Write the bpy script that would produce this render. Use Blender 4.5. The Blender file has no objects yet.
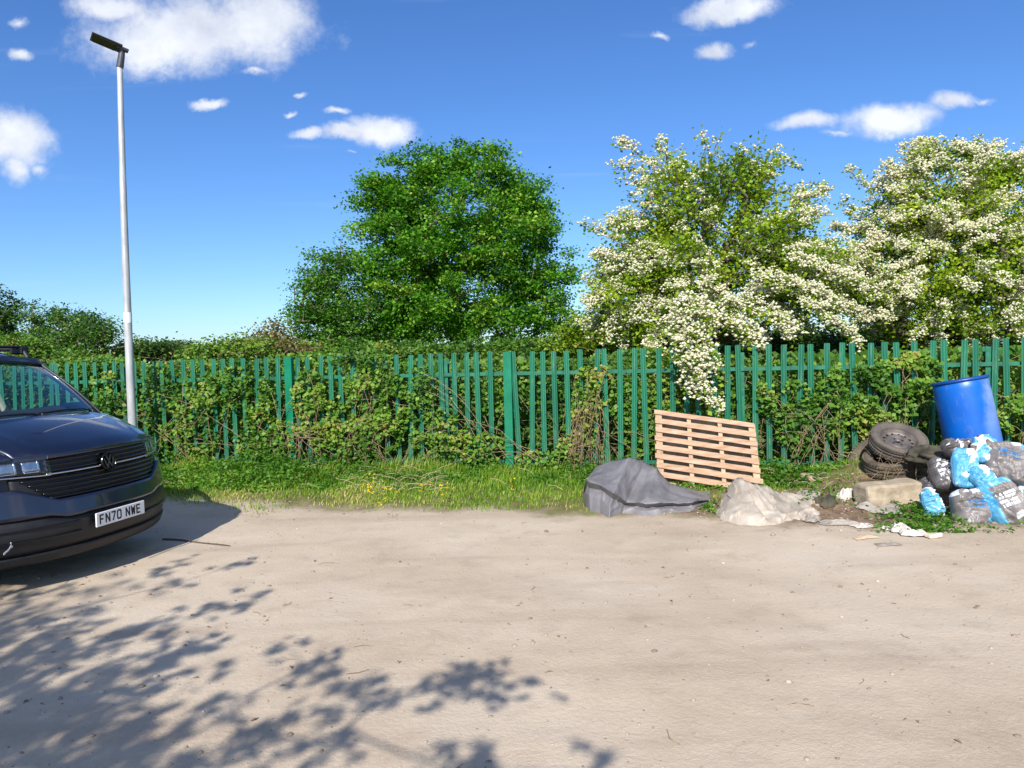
import bpy, math, random
import numpy as np
from mathutils import Vector, Matrix, noise
R = math.radians
rng = np.random.default_rng(7)
random.seed(7)
sc = bpy.context.scene
COL = sc.collection

# ------------------------------------------------------------------ camera
F = 720.0; CX, CY = 512.0, 384.0; CAMZ = 1.70
cam_d = bpy.data.cameras.new('camera'); cam = bpy.data.objects.new('camera', cam_d); COL.objects.link(cam)
cam_d.sensor_width = 36.0; cam_d.lens = 36.0 * F / 1024.0; cam_d.clip_end = 3000; cam_d.clip_start = 0.05
CM = Matrix.Translation((0, 0, CAMZ)) @ Matrix.Rotation(R(90 - 2.4), 4, 'X') @ Matrix.Rotation(R(-1.45), 4, 'Z')
cam.matrix_world = CM
sc.camera = cam
def ray(px, py):
    return (CM.to_3x3() @ Vector(((px - CX) / F, -(py - CY) / F, -1.0)))
def at(px, py, Y):
    d = ray(px, py); t = Y / d.y
    return Vector((d.x * t, Y, CAMZ + d.z * t))
def gp(px, py, z=0.0):
    d = ray(px, py); t = (z - CAMZ) / d.z
    return Vector((d.x * t, d.y * t, z))
def fenceY(x): return 10.2 - 0.2 * x

# ------------------------------------------------------------------ helpers
def lin(r, g, b):
    f = lambda c: (c / 255 / 12.92) if c / 255 <= 0.04045 else ((c / 255 + 0.055) / 1.055) ** 2.4
    return (f(r), f(g), f(b), 1.0)
def tag(o, label=None, cat=None, group=None, kind=None):
    if label: o['label'] = label
    if cat: o['category'] = cat
    if group: o['group'] = group
    if kind: o['kind'] = kind
    return o
def empty(name, loc, rz=0.0):
    o = bpy.data.objects.new(name, None); COL.objects.link(o)
    o.location = loc; o.rotation_euler = (0, 0, rz); o.empty_display_size = 0.2
    return o
def mesh(name, V, Fc, mat, parent=None, smooth=False, mats=None, midx=None, tint=None, local=False):
    """verts in world space unless local; parent empties carry a location only (or local=True)"""
    me = bpy.data.meshes.new(name)
    V = np.asarray(V, dtype=np.float64).reshape(-1, 3)
    if parent is not None and not local:
        V = V - np.array(parent_loc(parent))
    if isinstance(Fc, np.ndarray) and Fc.ndim == 2:
        n, k = Fc.shape
        me.vertices.add(len(V)); me.vertices.foreach_set('co', V.astype(np.float32).ravel())
        me.loops.add(n * k); me.loops.foreach_set('vertex_index', Fc.astype(np.int32).ravel())
        me.polygons.add(n); me.polygons.foreach_set('loop_start', np.arange(0, n * k, k, dtype=np.int32))
        me.update(calc_edges=True)
    else:
        me.from_pydata([tuple(v) for v in V], [], [tuple(f) for f in Fc]); me.update()
    for m in (mats or [mat]): me.materials.append(m)
    if midx is not None: me.polygons.foreach_set('material_index', np.asarray(midx, dtype=np.int32))
    if smooth: me.polygons.foreach_set('use_smooth', [True] * len(me.polygons))
    if tint is not None:
        a = me.attributes.new('tint', 'FLOAT', 'FACE'); a.data.foreach_set('value', np.asarray(tint, dtype=np.float32))
    me.validate(); me.update()
    o = bpy.data.objects.new(name, me); COL.objects.link(o)
    if parent is not None: o.parent = parent
    return o
def parent_loc(p):
    v = Vector(p.location)
    while p.parent is not None: p = p.parent; v = v + Vector(p.location)
    return v
class MB:
    def __init__(s): s.v = []; s.f = []; s.m = []; s.cur = 0
    def add(s, vs, fs):
        b = len(s.v); s.v += [tuple(v) for v in vs]; s.f += [tuple(i + b for i in f) for f in fs]; s.m += [s.cur] * len(fs)
    def box(s, c, d, M=None, bev=0.0):
        x, y, z = [k / 2 for k in d]
        if bev:
            b = bev; vs = []
            for sz in (-1, 1):
                for (ax, ay) in ((-1, -1), (1, -1), (1, 1), (-1, 1)):
                    vs.append((ax * (x - b), ay * (y - b), sz * z))
            for sz in (-1, 1):
                for (ax, ay) in ((-1, -1), (1, -1), (1, 1), (-1, 1)):
                    vs.append((ax * x, ay * y, sz * (z - b)))
            fs = [(3, 2, 1, 0), (4, 5, 6, 7)]
            for k in range(4):
                n = (k + 1) % 4
                fs += [(k, n, 8 + n, 8 + k), (8 + k, 8 + n, 12 + n, 12 + k), (12 + k, 12 + n, 4 + n, 4 + k)]
        else:
            vs = [(sx * x, sy * y, sz * z) for sz in (-1, 1) for (sx, sy) in ((-1, -1), (1, -1), (1, 1), (-1, 1))]
            fs = [(3, 2, 1, 0), (4, 5, 6, 7), (0, 1, 5, 4), (1, 2, 6, 5), (2, 3, 7, 6), (3, 0, 4, 7)]
        M = M or Matrix()
        cc = Vector(c)
        s.add([M @ (Vector(v) + cc) for v in vs], fs)
    def tube(s, pts, rad, n=6, cap=True):
        pts = [Vector(p) for p in pts]
        if not hasattr(rad, '__len__'): rad = [rad] * len(pts)
        vs = []; fs = []
        up = Vector((0, 0, 1))
        for i, p in enumerate(pts):
            d = (pts[min(i + 1, len(pts) - 1)] - pts[max(i - 1, 0)])
            if d.length < 1e-9: d = Vector((0, 0, 1))
            d.normalize()
            a = d.cross(up if abs(d.z) < 0.95 else Vector((1, 0, 0))).normalized(); b = a.cross(d)
            for k in range(n):
                t = 2 * math.pi * k / n
                vs.append(p + (a * math.cos(t) + b * math.sin(t)) * rad[i])
        for i in range(len(pts) - 1):
            for k in range(n):
                k2 = (k + 1) % n
                fs.append((i * n + k, i * n + k2, (i + 1) * n + k2, (i + 1) * n + k))
        if cap:
            fs.append(tuple(range(n))[::-1]); fs.append(tuple((len(pts) - 1) * n + k for k in range(n)))
        s.add(vs, fs)
    def lathe(s, prof, n=32, M=None, closed=False):
        M = M or Matrix(); vs = []; fs = []
        for (r, z) in prof:
            for k in range(n):
                t = 2 * math.pi * k / n; vs.append(M @ Vector((r * math.cos(t), r * math.sin(t), z)))
        L = len(prof)
        for i in range(L if closed else L - 1):
            j = (i + 1) % L
            for k in range(n):
                k2 = (k + 1) % n
                fs.append((i * n + k, i * n + k2, j * n + k2, j * n + k))
        s.add(vs, fs)
    def build(s, name, mat, parent=None, smooth=False, mats=None, local=False):
        return mesh(name, s.v, s.f, mat, parent, smooth, mats, s.m if mats else None, local=local)
def grid_surf(fn, nu, nv, thick=0.0, tv=None):
    """closed thin sheet from fn(u,v)->Vector; thickness along -tv or normal"""
    P = [[Vector(fn(i / (nu - 1), j / (nv - 1))) for j in range(nv)] for i in range(nu)]
    V = [p for r in P for p in r]; Fs = []
    for i in range(nu - 1):
        for j in range(nv - 1):
            Fs.append((i * nv + j, (i + 1) * nv + j, (i + 1) * nv + j + 1, i * nv + j + 1))
    if thick:
        N = len(V); W = []
        for i in range(nu):
            for j in range(nv):
                if tv is not None: n = Vector(tv)
                else:
                    du = P[min(i + 1, nu - 1)][j] - P[max(i - 1, 0)][j]; dv = P[i][min(j + 1, nv - 1)] - P[i][max(j - 1, 0)]
                    n = du.cross(dv)
                    n = n.normalized() if n.length > 1e-12 else Vector((0, 0, 1))
                W.append(P[i][j] - n * thick)
        V = V + W; F2 = [tuple(N + k for k in reversed(f)) for f in Fs]
        for i in range(nu - 1):
            F2.append((i * nv, N + i * nv, N + (i + 1) * nv, (i + 1) * nv))
            F2.append(((i + 1) * nv + nv - 1, N + (i + 1) * nv + nv - 1, N + i * nv + nv - 1, i * nv + nv - 1))
        for j in range(nv - 1):
            F2.append((j + 1, N + j + 1, N + j, j))
            a = (nu - 1) * nv + j; F2.append((a, N + a, N + a + 1, a + 1))
        Fs = Fs + F2
    return V, Fs

# ------------------------------------------------------------------ materials
def newmat(name):
    m = bpy.data.materials.new(name); m.use_nodes = True
    nt = m.node_tree; nt.nodes.clear()
    out = nt.nodes.new('ShaderNodeOutputMaterial')
    return m, nt, out
class NB:
    def __init__(s, nt): s.nt = nt
    def n(s, t, **k):
        nd = s.nt.nodes.new(t)
        for a, b in k.items(): setattr(nd, a, b)
        return nd
    def l(s, a, b): s.nt.links.new(a, b)
    def val(s, sock, v):
        if hasattr(v, 'is_linked') or isinstance(v, bpy.types.NodeSocket): s.l(v, sock)
        else: sock.default_value = v
    def math(s, op, a, b=0.0, c=None, clamp=False):
        nd = s.n('ShaderNodeMath', operation=op); nd.use_clamp = clamp
        s.val(nd.inputs[0], a); s.val(nd.inputs[1], b)
        if c is not None: s.val(nd.inputs[2], c)
        return nd.outputs[0]
    def vmath(s, op, a, b=(0, 0, 0)):
        nd = s.n('ShaderNodeVectorMath', operation=op); s.val(nd.inputs[0], a); s.val(nd.inputs[1], b)
        return nd.outputs['Value'] if op in ('LENGTH', 'DOT_PRODUCT', 'DISTANCE') else nd.outputs[0]
    def noise(s, vec, scale, detail=4, rough=0.55, dist=0.0):
        nd = s.n('ShaderNodeTexNoise'); nd.inputs['Scale'].default_value = scale
        nd.inputs['Detail'].default_value = detail; nd.inputs['Roughness'].default_value = rough
        nd.inputs['Distortion'].default_value = dist
        if vec is not None: s.l(vec, nd.inputs['Vector'])
        return nd.outputs['Fac']
    def ramp(s, fac, stops, interp='LINEAR'):
        nd = s.n('ShaderNodeValToRGB'); cr = nd.color_ramp; cr.interpolation = interp
        while len(cr.elements) > 1: cr.elements.remove(cr.elements[-1])
        cr.elements[0].position = stops[0][0]; cr.elements[0].color = stops[0][1]
        for p, c in stops[1:]:
            e = cr.elements.new(p); e.color = c
        s.l(fac, nd.inputs[0]); return nd.outputs[0]
    def mix(s, fac, a, b, blend='MIX'):
        nd = s.n('ShaderNodeMix', data_type='RGBA', blend_type=blend)
        s.val(nd.inputs[0], fac); s.val(nd.inputs[6], a); s.val(nd.inputs[7], b)
        return nd.outputs[2]
    def step(s, x, a, b):
        nd = s.n('ShaderNodeMapRange', interpolation_type='SMOOTHSTEP')
        s.val(nd.inputs['Value'], x); nd.inputs['From Min'].default_value = a; nd.inputs['From Max'].default_value = b
        return nd.outputs[0]
    def coord(s, kind='Object'):
        return s.n('ShaderNodeTexCoord').outputs[kind]
    def bump(s, h, strength=0.3, dist=0.02):
        nd = s.n('ShaderNodeBump'); nd.inputs['Strength'].default_value = strength; nd.inputs['Distance'].default_value = dist
        s.l(h, nd.inputs['Height']); return nd.outputs[0]
G = lambda v: (v, v, v, 1)
def surf(name, c1, c2=None, scale=8.0, rough=0.7, metal=0.0, bump=0.0, bscale=60.0, coat=0.0, spec=0.5, stretch=None, detail=5, bdist=0.004, lo=0.35, hi=0.65, rv=0.08):
    m, nt, out = newmat(name); b = NB(nt)
    p = b.n('ShaderNodeBsdfPrincipled'); b.l(p.outputs[0], out.inputs[0])
    vec = b.coord()
    if stretch: vec = b.vmath('MULTIPLY', vec, stretch)
    nz = b.noise(vec, scale, detail)
    col = b.ramp(nz, [(lo, c1), (hi, c2 or c1)])
    b.l(col, p.inputs['Base Color'])
    p.inputs['Metallic'].default_value = metal
    p.inputs['Specular IOR Level'].default_value = spec
    b.l(b.math('MULTIPLY_ADD', nz, rv * 2, rough - rv), p.inputs['Roughness'])
    p.inputs['Coat Weight'].default_value = coat; p.inputs['Coat Roughness'].default_value = 0.04
    if bump:
        b.l(b.bump(b.noise(vec, bscale, 4), bump, bdist), p.inputs['Normal'])
    return m
def leafmat(name, stops, transl=0.35, rough=0.5, spec=0.35):
    m, nt, out = newmat(name); b = NB(nt)
    at_ = b.n('ShaderNodeAttribute'); at_.attribute_name = 'tint'
    col = b.ramp(at_.outputs['Fac'], stops)
    p = b.n('ShaderNodeBsdfPrincipled'); b.l(col, p.inputs['Base Color'])
    p.inputs['Roughness'].default_value = rough; p.inputs['Specular IOR Level'].default_value = spec
    t = b.n('ShaderNodeBsdfTranslucent')
    b.l(b.mix(1.0, col, (1.0, 1.15, 0.55, 1), 'MULTIPLY'), t.inputs['Color'])
    mx = b.n('ShaderNodeMixShader'); mx.inputs[0].default_value = transl
    b.l(p.outputs[0], mx.inputs[1]); b.l(t.outputs[0], mx.inputs[2]); b.l(mx.outputs[0], out.inputs[0])
    return m
M_ = {}
M_['leaf_syc'] = leafmat('sycamore_leaf', [(0, lin(52, 98, 20)), (.5, lin(84, 144, 30)), (.85, lin(122, 170, 46)), (1, lin(156, 182, 66))])
M_['leaf_olive'] = leafmat('thin_leaf', [(0, lin(56, 102, 28)), (.5, lin(90, 144, 42)), (1, lin(140, 172, 74))])
M_['leaf_haw'] = leafmat('hawthorn_leaf', [(0, lin(86, 120, 22)), (.5, lin(138, 168, 32)), (1, lin(184, 198, 60))], .42)
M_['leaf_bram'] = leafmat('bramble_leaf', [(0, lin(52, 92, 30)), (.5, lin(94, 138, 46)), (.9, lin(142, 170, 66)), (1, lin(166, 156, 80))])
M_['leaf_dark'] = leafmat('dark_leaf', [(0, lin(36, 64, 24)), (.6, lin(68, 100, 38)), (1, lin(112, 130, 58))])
M_['leaf_lime'] = leafmat('lime_leaf', [(0, lin(84, 124, 20)), (.6, lin(128, 156, 30)), (1, lin(158, 172, 60))])
M_['leaf_weed'] = leafmat('weed_leaf', [(0, lin(56, 100, 26)), (.5, lin(92, 140, 38)), (1, lin(132, 164, 60))])
M_['leaf_brown'] = leafmat('dry_leaf', [(0, lin(96, 84, 40)), (.5, lin(122, 118, 56)), (1, lin(150, 140, 90))])
M_['grass'] = leafmat('grass_blade', [(0, lin(66, 108, 26)), (.5, lin(112, 152, 36)), (.8, lin(156, 172, 60)), (1, lin(196, 184, 118))], .3)
M_['petal'] = leafmat('blossom', [(0, lin(226, 218, 186)), (.5, lin(240, 234, 208)), (1, lin(246, 242, 226))], .3, .6)
M_['buttercup'] = leafmat('buttercup_petal', [(0, lin(230, 190, 10)), (1, lin(245, 210, 30))], .2)
M_['bark'] = surf('bark', lin(92, 80, 66), lin(136, 120, 100), 12, .9, bump=.6, bscale=40, stretch=(1, 1, .25), bdist=.01)
M_['cane'] = surf('bramble_cane', lin(104, 80, 58), lin(164, 140, 110), 30, .8)
M_['straw'] = surf('dead_stalk', lin(172, 150, 116), lin(204, 186, 150), 30, .85)
M_['twig_haw'] = surf('hawthorn_bark', lin(70, 58, 50), lin(100, 86, 76), 20, .9)

# ------------------------------------------------------------------ foliage generators (numpy)
def unit(v): return v / np.maximum(np.linalg.norm(v, axis=-1, keepdims=True), 1e-9)
def leaf_quads(C, size, up_bias=0.8, aspect=0.7, droop=0.3, outward=None, rs=None, fold=0.12):
    """kite shaped leaves; returns V, F"""
    r = rs or rng; n = len(C)
    nrm = unit(r.normal(size=(n, 3)) * 0.6 + np.array([0, 0, up_bias]) + (outward * 0.5 if outward is not None else 0))
    az = r.uniform(0, 2 * np.pi, n)
    d = np.stack([np.cos(az), np.sin(az), -droop + 0 * az], 1)
    d = unit(d - nrm * np.sum(d * nrm, 1, keepdims=True))
    s = np.cross(nrm, d); L = (size * r.uniform(.65, 1.3, n))[:, None]
    base = C - d * L * .5; tip = C + d * L * .5
    wl = C - d * L * .08 + s * L * aspect * .5 + nrm * L * fold
    wr = C - d * L * .08 - s * L * aspect * .5 + nrm * L * fold
    V = np.stack([base, wr, tip, wl], 1).reshape(-1, 3)
    Fq = np.arange(4 * n).reshape(n, 4)
    return V, Fq
def lobed_leaves(C, size, up_bias=1.0, rs=None):
    """three kites fanned from the stalk end: a palmate leaf"""
    r = rs or rng; n = len(C)
    nrm = unit(r.normal(size=(n, 3)) * 0.35 + np.array([0, 0, up_bias])); az = r.uniform(0, 2 * np.pi, n)
    Vs = []
    L = (size * r.uniform(.7, 1.2, n))[:, None]
    d0 = np.stack([np.cos(az), np.sin(az), -.3 + 0 * az], 1); d0 = unit(d0 - nrm * np.sum(d0 * nrm, 1, keepdims=True)); s0 = np.cross(nrm, d0)
    base = C - d0 * L * .4
    for a, k in ((0, 1), (.85, .8), (-.85, .8), (1.7, .5), (-1.7, .5)):
        d = d0 * np.cos(a) + s0 * np.sin(a); s = np.cross(nrm, d)
        Vs.append(np.stack([base, base + d * L * .5 * k - s * L * .2 * k, base + d * L * k, base + d * L * .5 * k + s * L * .2 * k + nrm * .01], 1))
    V = np.concatenate(Vs, 0).reshape(-1, 3)
    return V, np.arange(len(V)).reshape(-1, 4)
def grow(base, tips, trunk_top, r_tip=0.008, power=0.42, sway=0.12, rs=None, lift=0.25):
    """connect tips to a growing skeleton; returns nodes, parents, radii"""
    r = rs or rng
    base = np.array(base, float); trunk_top = np.array(trunk_top, float)
    nodes = [base]; par = [-1]
    nt_ = 6
    for k in range(1, nt_ + 1):
        p = base + (trunk_top - base) * k / nt_ + np.append(r.normal(size=2) * sway * .3, 0)
        nodes.append(p); par.append(len(nodes) - 2)
    tips = tips[np.argsort(np.linalg.norm(tips - trunk_top, axis=1))]
    tipidx = []
    for t in tips:
        A = np.array(nodes); dv = t - A; dist = np.linalg.norm(dv, axis=1)
        cost = dist + np.maximum(0, A[:, 2] - t[2] + .1 * dist) * 0.9 + np.where(np.arange(len(A)) < 2, 2.5, 0)
        j = int(np.argmin(cost)); a = A[j]; D = dist[j]
        k = max(1, int(D / 0.45)); prev = j
        for q in range(1, k + 1):
            f = q / k
            p = a + (t - a) * f + np.array([0, 0, lift * D * f * (1 - f)]) + (r.normal(size=3) * sway * D * .25 if q < k else 0)
            nodes.append(p); par.append(prev); prev = len(nodes) - 1
        tipidx.append(prev)
    cnt = np.zeros(len(nodes))
    for t in tipidx: cnt[t] += 1
    for i in range(len(nodes) - 1, 0, -1): cnt[par[i]] += cnt[i]
    rad = r_tip * np.maximum(cnt, 1) ** power
    return np.array(nodes), np.array(par), rad
def skel_mesh(nodes, par, rad, sides=5):
    idx = np.where(par >= 0)[0]; a = nodes[par[idx]]; b = nodes[idx]
    ra = np.minimum(rad[par[idx]], rad[idx] * 1.7); rb = rad[idx]
    d = unit(b - a); ref = np.where(np.abs(d[:, 2:3]) < .9, np.array([[0, 0, 1.]]), np.array([[1., 0, 0]]))
    u = unit(np.cross(d, ref)); w = np.cross(d, u)
    th = np.arange(sides) * 2 * np.pi / sides
    ring = lambda c, rr: c[:, None, :] + rr[:, None, None] * (u[:, None, :] * np.cos(th)[None, :, None] + w[:, None, :] * np.sin(th)[None, :, None])
    V = np.concatenate([ring(a - d * 0.01, ra), ring(b + d * 0.01, rb)], 1).reshape(-1, 3)
    m = len(idx); o = (np.arange(m) * 2 * sides)[:, None]
    k = np.arange(sides); k2 = (k + 1) % sides
    Fq = np.stack([o + k, o + k2, o + sides + k2, o + sides + k], 2).reshape(-1, 4)
    return V, Fq
def in_ellipsoids(E, n, shell=0.5, rs=None, zmin=0.3):
    """sample n points over the ellipsoids, biased outward. E: (cx,cy,cz,rx,ry,rz)"""
    r = rs or rng
    w = np.array([e[3] * e[4] * e[5] for e in E]) ** .75; w /= w.sum()
    out = []
    while len(out) < n:
        e = E[r.choice(len(E), p=w)]
        d = unit(r.normal(size=3)); q = r.uniform(0, 1) ** shell if shell else 1
        p = np.array([e[0], e[1], e[2]]) + d * q * np.array([e[3], e[4], e[5]])
        if p[2] > zmin: out.append(p)
    return np.array(out)
def ell_px(px, py, rx, ry, Y, ryd=None):
    c = at(px, py, Y); s = Y / F
    return (c.x, Y, c.z, rx * s, ryd or rx * s, ry * s)
def clusters(tips, n_each, rad, flat=0.6, rs=None):
    r = rs or rng
    n = len(tips); k = np.repeat(np.arange(n), r.poisson(n_each, n) + 3)
    sc_ = np.repeat(r.uniform(.7, 1.25, n), 1)[k]
    P = tips[k] + r.normal(size=(len(k), 3)) * np.array([rad, rad, rad * flat]) * sc_[:, None] * .6
    return P, k
def make_tree(name, E, base, n_tips, n_leaf, crad, lsize, mat, label, cat, group=None, trunk_h=.5, r_tip=.01, shell=.45, flat=.6, seed=1, tint_mu=.45, lobed=False, bark='bark', zmin=.6, extra_tips=None, upb=.8, aspect=.7):
    r = np.random.default_rng(seed)
    E = [tuple(e) for e in E]
    tips = in_ellipsoids(E, n_tips, shell, r, zmin)
    if extra_tips is not None: tips = np.concatenate([tips, np.array(extra_tips)], 0)
    base = np.array(base, float); zc = max(e[2] for e in E)
    top = base + (np.array([E[0][0], E[0][1], zc]) - base) * trunk_h
    nodes, par, rad = grow(base, tips, top, r_tip, rs=r)
    root = empty(name, tuple(base)); tag(root, label, cat, group)
    V, Fq = skel_mesh(nodes, par, rad, 6)
    mesh('trunk', V, Fq, M_[bark], root)
    P, k = clusters(tips, n_leaf, crad, flat, r)
    P = P[P[:, 2] > 0.05]; k = k[:len(P)]
    V, Fq = (lobed_leaves(P, lsize, rs=r) if lobed else leaf_quads(P, lsize, upb, aspect, rs=r))
    ct = r.normal(tint_mu, .2, len(tips))[k]
    tint = np.clip(ct + r.normal(0, .14, len(P)), 0, 1)
    if lobed: tint = np.tile(tint, 5)
    mesh('crown', V, Fq, M_[mat], root, tint=tint)
    return root
def sprays(starts, ends, n_leaf, lsize, droop, fl_frac, rs, spread=.05, leaf_step=None):
    """arching twigs with leaves below and blossom clumps on top. returns twig segs, leaf centres, flower centres"""
    segs = []; LC = []; FC = []
    for a, b, ff in zip(starts, ends, fl_frac):
        L = np.linalg.norm(b - a); m = 5; pts = []
        for q in range(m + 1):
            f = q / m; pts.append(a + (b - a) * f + np.array([0, 0, droop * L * 4 * f * (1 - f) * .5 - 0 * f]) + rs.normal(size=3) * L * .02)
        segs.append(pts)
        P = np.array(pts)
        nl = rs.poisson(n_leaf * L)
        t = rs.uniform(0, m, nl); i = np.minimum(t.astype(int), m - 1); fr = (t - i)[:, None]
        q = P[i] * (1 - fr) + P[i + 1] * fr
        LC.append(q + rs.normal(size=(nl, 3)) * spread * 1.1)
        nf = rs.poisson(ff * L)
        t = rs.uniform(m * .1, m, nf); i = np.minimum(t.astype(int), m - 1); fr = (t - i)[:, None]
        q = P[i] * (1 - fr) + P[i + 1] * fr
        FC.append(q + rs.normal(size=(nf, 3)) * spread * .8 + np.array([0, 0, spread * .9]))
    return segs, np.concatenate(LC), np.concatenate(FC)
def seg_nodes(segs, r0, r1):
    nodes = []; par = []; rad = []
    for pts in segs:
        for q, p in enumerate(pts):
            nodes.append(p); par.append(-1 if q == 0 else len(nodes) - 2); rad.append(r0 + (r1 - r0) * q / (len(pts) - 1))
    return np.array(nodes), np.array(par), np.array(rad)
def blossoms(FC, rs, n=7, clump=.03, s=.026):
    k = np.repeat(np.arange(len(FC)), n)
    P = FC[k] + rs.normal(size=(len(k), 3)) * np.array([clump, clump, clump * .55])
    oc = np.array([(1, 0, 0), (0, 1, 0), (-1, 0, 0), (0, -1, 0), (0, 0, .75), (0, 0, -.6)], float)
    V = P[:, None, :] + (oc[None] * (1 + rs.normal(size=(len(P), 6, 1)) * .25)) * (s * rs.uniform(.6, 1.3, len(P)))[:, None, None]
    f = np.array([(0, 1, 4), (1, 2, 4), (2, 3, 4), (3, 0, 4), (1, 0, 5), (2, 1, 5), (3, 2, 5), (0, 3, 5)])
    Fq = ((np.arange(len(P)) * 6)[:, None, None] + f[None]).reshape(-1, 3)
    return V.reshape(-1, 3), Fq, np.repeat(rs.uniform(0, 1, len(P)), 8)
# ------------------------------------------------------------------ world, sun
SUN_AZ, SUN_EL = R(12), R(36)      # direction the light travels (clockwise from +Y) and height
w = bpy.data.worlds.new('World'); sc.world = w; w.use_nodes = True
nt = w.node_tree; nt.nodes.clear(); b = NB(nt)
wo = b.n('ShaderNodeOutputWorld'); bg = b.n('ShaderNodeBackground'); bg.inputs['Strength'].default_value = 0.105
sky = b.n('ShaderNodeTexSky', sky_type='NISHITA'); sky.sun_disc = False
sky.sun_elevation = SUN_EL; sky.sun_rotation = math.pi + SUN_AZ; sky.air_density = 1.0; sky.dust_density = .3; sky.ozone_density = 3.0; sky.altitude = 50
dirv = b.coord('Generated')
sep = b.n('ShaderNodeSeparateXYZ'); b.l(dirv, sep.inputs[0])
yy = b.math('MAXIMUM', sep.outputs[1], .05)
cmb = b.n('ShaderNodeCombineXYZ'); b.l(b.math('DIVIDE', sep.outputs[0], yy), cmb.inputs[0]); b.l(b.math('DIVIDE', sep.outputs[2], yy), cmb.inputs[1])
UV = cmb.outputs[0]
def wn(scale, detail=6, rough=.55):
    nd = b.n('ShaderNodeTexNoise'); nd.inputs['Scale'].default_value = scale; nd.inputs['Detail'].default_value = detail; nd.inputs['Roughness'].default_value = rough
    b.l(UV, nd.inputs['Vector']); return nd
n1 = wn(5.5, 7, .62)
warp = b.vmath('SCALE', b.vmath('SUBTRACT', n1.outputs['Color'], (.5, .5, .5))); warp.node.inputs['Scale'].default_value = .075
UVw = b.vmath('ADD', UV, warp)
cl = [(200, 28, 104, 34, 1), (255, 22, 58, 40, 1), (150, 45, 55, 26, .9), (110, 5, 40, 12, .9), (8, 138, 36, 24, 1), (12, 165, 20, 18, .7), (38, 164, 15, 10, .6), (18, 52, 14, 8, .7), (20, 20, 18, 9, .5),
      (214, 101, 18, 6, .9), (250, 73, 22, 7, .5), (378, 132, 32, 17, 1), (345, 134, 28, 9, .95), (308, 134, 18, 7, .8), (336, 111, 16, 6, .7), (300, 93, 12, 4, .6), (291, 112, 10, 4, .6), (345, 156, 14, 4, .4), (728, 6, 42, 12, 1), (716, 48, 18, 11, .9), (664, 33, 12, 6, .7),
      (750, 40, 16, 8, .35), (812, 122, 32, 10, .9), (886, 121, 42, 14, 1), (955, 104, 24, 10, .75), (985, 102, 30, 7, .4), (840, 135, 30, 6, .4)]
acc = None
for (px, py, rx, ry, st) in cl:
    d = ray(px, py); c = (d.x / d.y, d.z / d.y, 0)
    k = math.sqrt(1 + c[0] ** 2)
    v = b.vmath('MULTIPLY', b.vmath('SUBTRACT', UVw, c), (F / rx / k, F / ry / k, 0))
    nd = b.n('ShaderNodeMath', operation='MULTIPLY_ADD'); b.l(b.vmath('LENGTH', v), nd.inputs[0]); nd.inputs[1].default_value = -.8; nd.inputs[2].default_value = st * .95
    acc = nd.outputs[0] if acc is None else b.math('MAXIMUM', acc, nd.outputs[0])
n2 = wn(20, 9, .66)
dens = b.math('ADD', acc, b.math('MULTIPLY_ADD', n2.outputs['Fac'], 1.0, -.5))
front = b.step(sep.outputs[1], .05, .2)
cov = b.math('MULTIPLY', b.step(dens, -.08, .62), front)
# light cirrus, plus unseen clouds added behind and overhead to whiten blue fill light
n3 = b.noise(b.vmath('MULTIPLY', dirv, (1, 1, 2.2)), 3.2, 6, .6)
back = b.math('MULTIPLY', b.step(n3, .47, .60), b.math('SUBTRACT', 1.0, b.step(sep.outputs[1], .0, .25)))
back = b.math('MULTIPLY', back, b.step(sep.outputs[2], .02, .15))
cov = b.math('MAXIMUM', b.math('MULTIPLY', cov, .93), b.math('MULTIPLY', back, .8))
streak = b.noise(b.vmath('MULTIPLY', UV, (1.2, 16, 1)), 2.0, 4, .5)
cov = b.math('MAXIMUM', cov, b.math('MULTIPLY', b.step(streak, .62, .8), .12))
hs = b.n('ShaderNodeHueSaturation'); hs.inputs['Saturation'].default_value = 1.12; b.l(sky.outputs[0], hs.inputs['Color'])
skyc = b.mix(1.0, hs.outputs[0], (.64, .82, 1.10, 1), 'MULTIPLY')
n4 = wn(9, 5, .6)
cloudc = b.ramp(n4.outputs['Fac'], [(.3, (4.6, 5.0, 5.9, 1)), (.6, (6.9, 7.1, 7.5, 1))])
b.l(b.mix(cov, skyc, cloudc), bg.inputs['Color']); b.l(bg.outputs[0], wo.inputs[0])
sd = bpy.data.lights.new('sun', 'SUN'); sd.energy = 4.5; sd.angle = R(.5); sd.color = (1, .955, .88)
so = bpy.data.objects.new('sun', sd); COL.objects.link(so)
LD = Vector((math.sin(SUN_AZ) * math.cos(SUN_EL), math.cos(SUN_AZ) * math.cos(SUN_EL), -math.sin(SUN_EL)))
so.rotation_euler = LD.to_track_quat('-Z', 'Y').to_euler(); so.location = (-5, -8, 12)
sc.view_settings.view_transform = 'Standard'; sc.view_settings.look = 'None'; sc.view_settings.gamma = 1; sc.view_settings.exposure = 0.5
sc.cycles.max_bounces = 6; sc.cycles.diffuse_bounces = 3; sc.cycles.transparent_max_bounces = 12; sc.cycles.use_denoising = True
sc.cycles.caustics_reflective = False; sc.cycles.caustics_refractive = False

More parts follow.
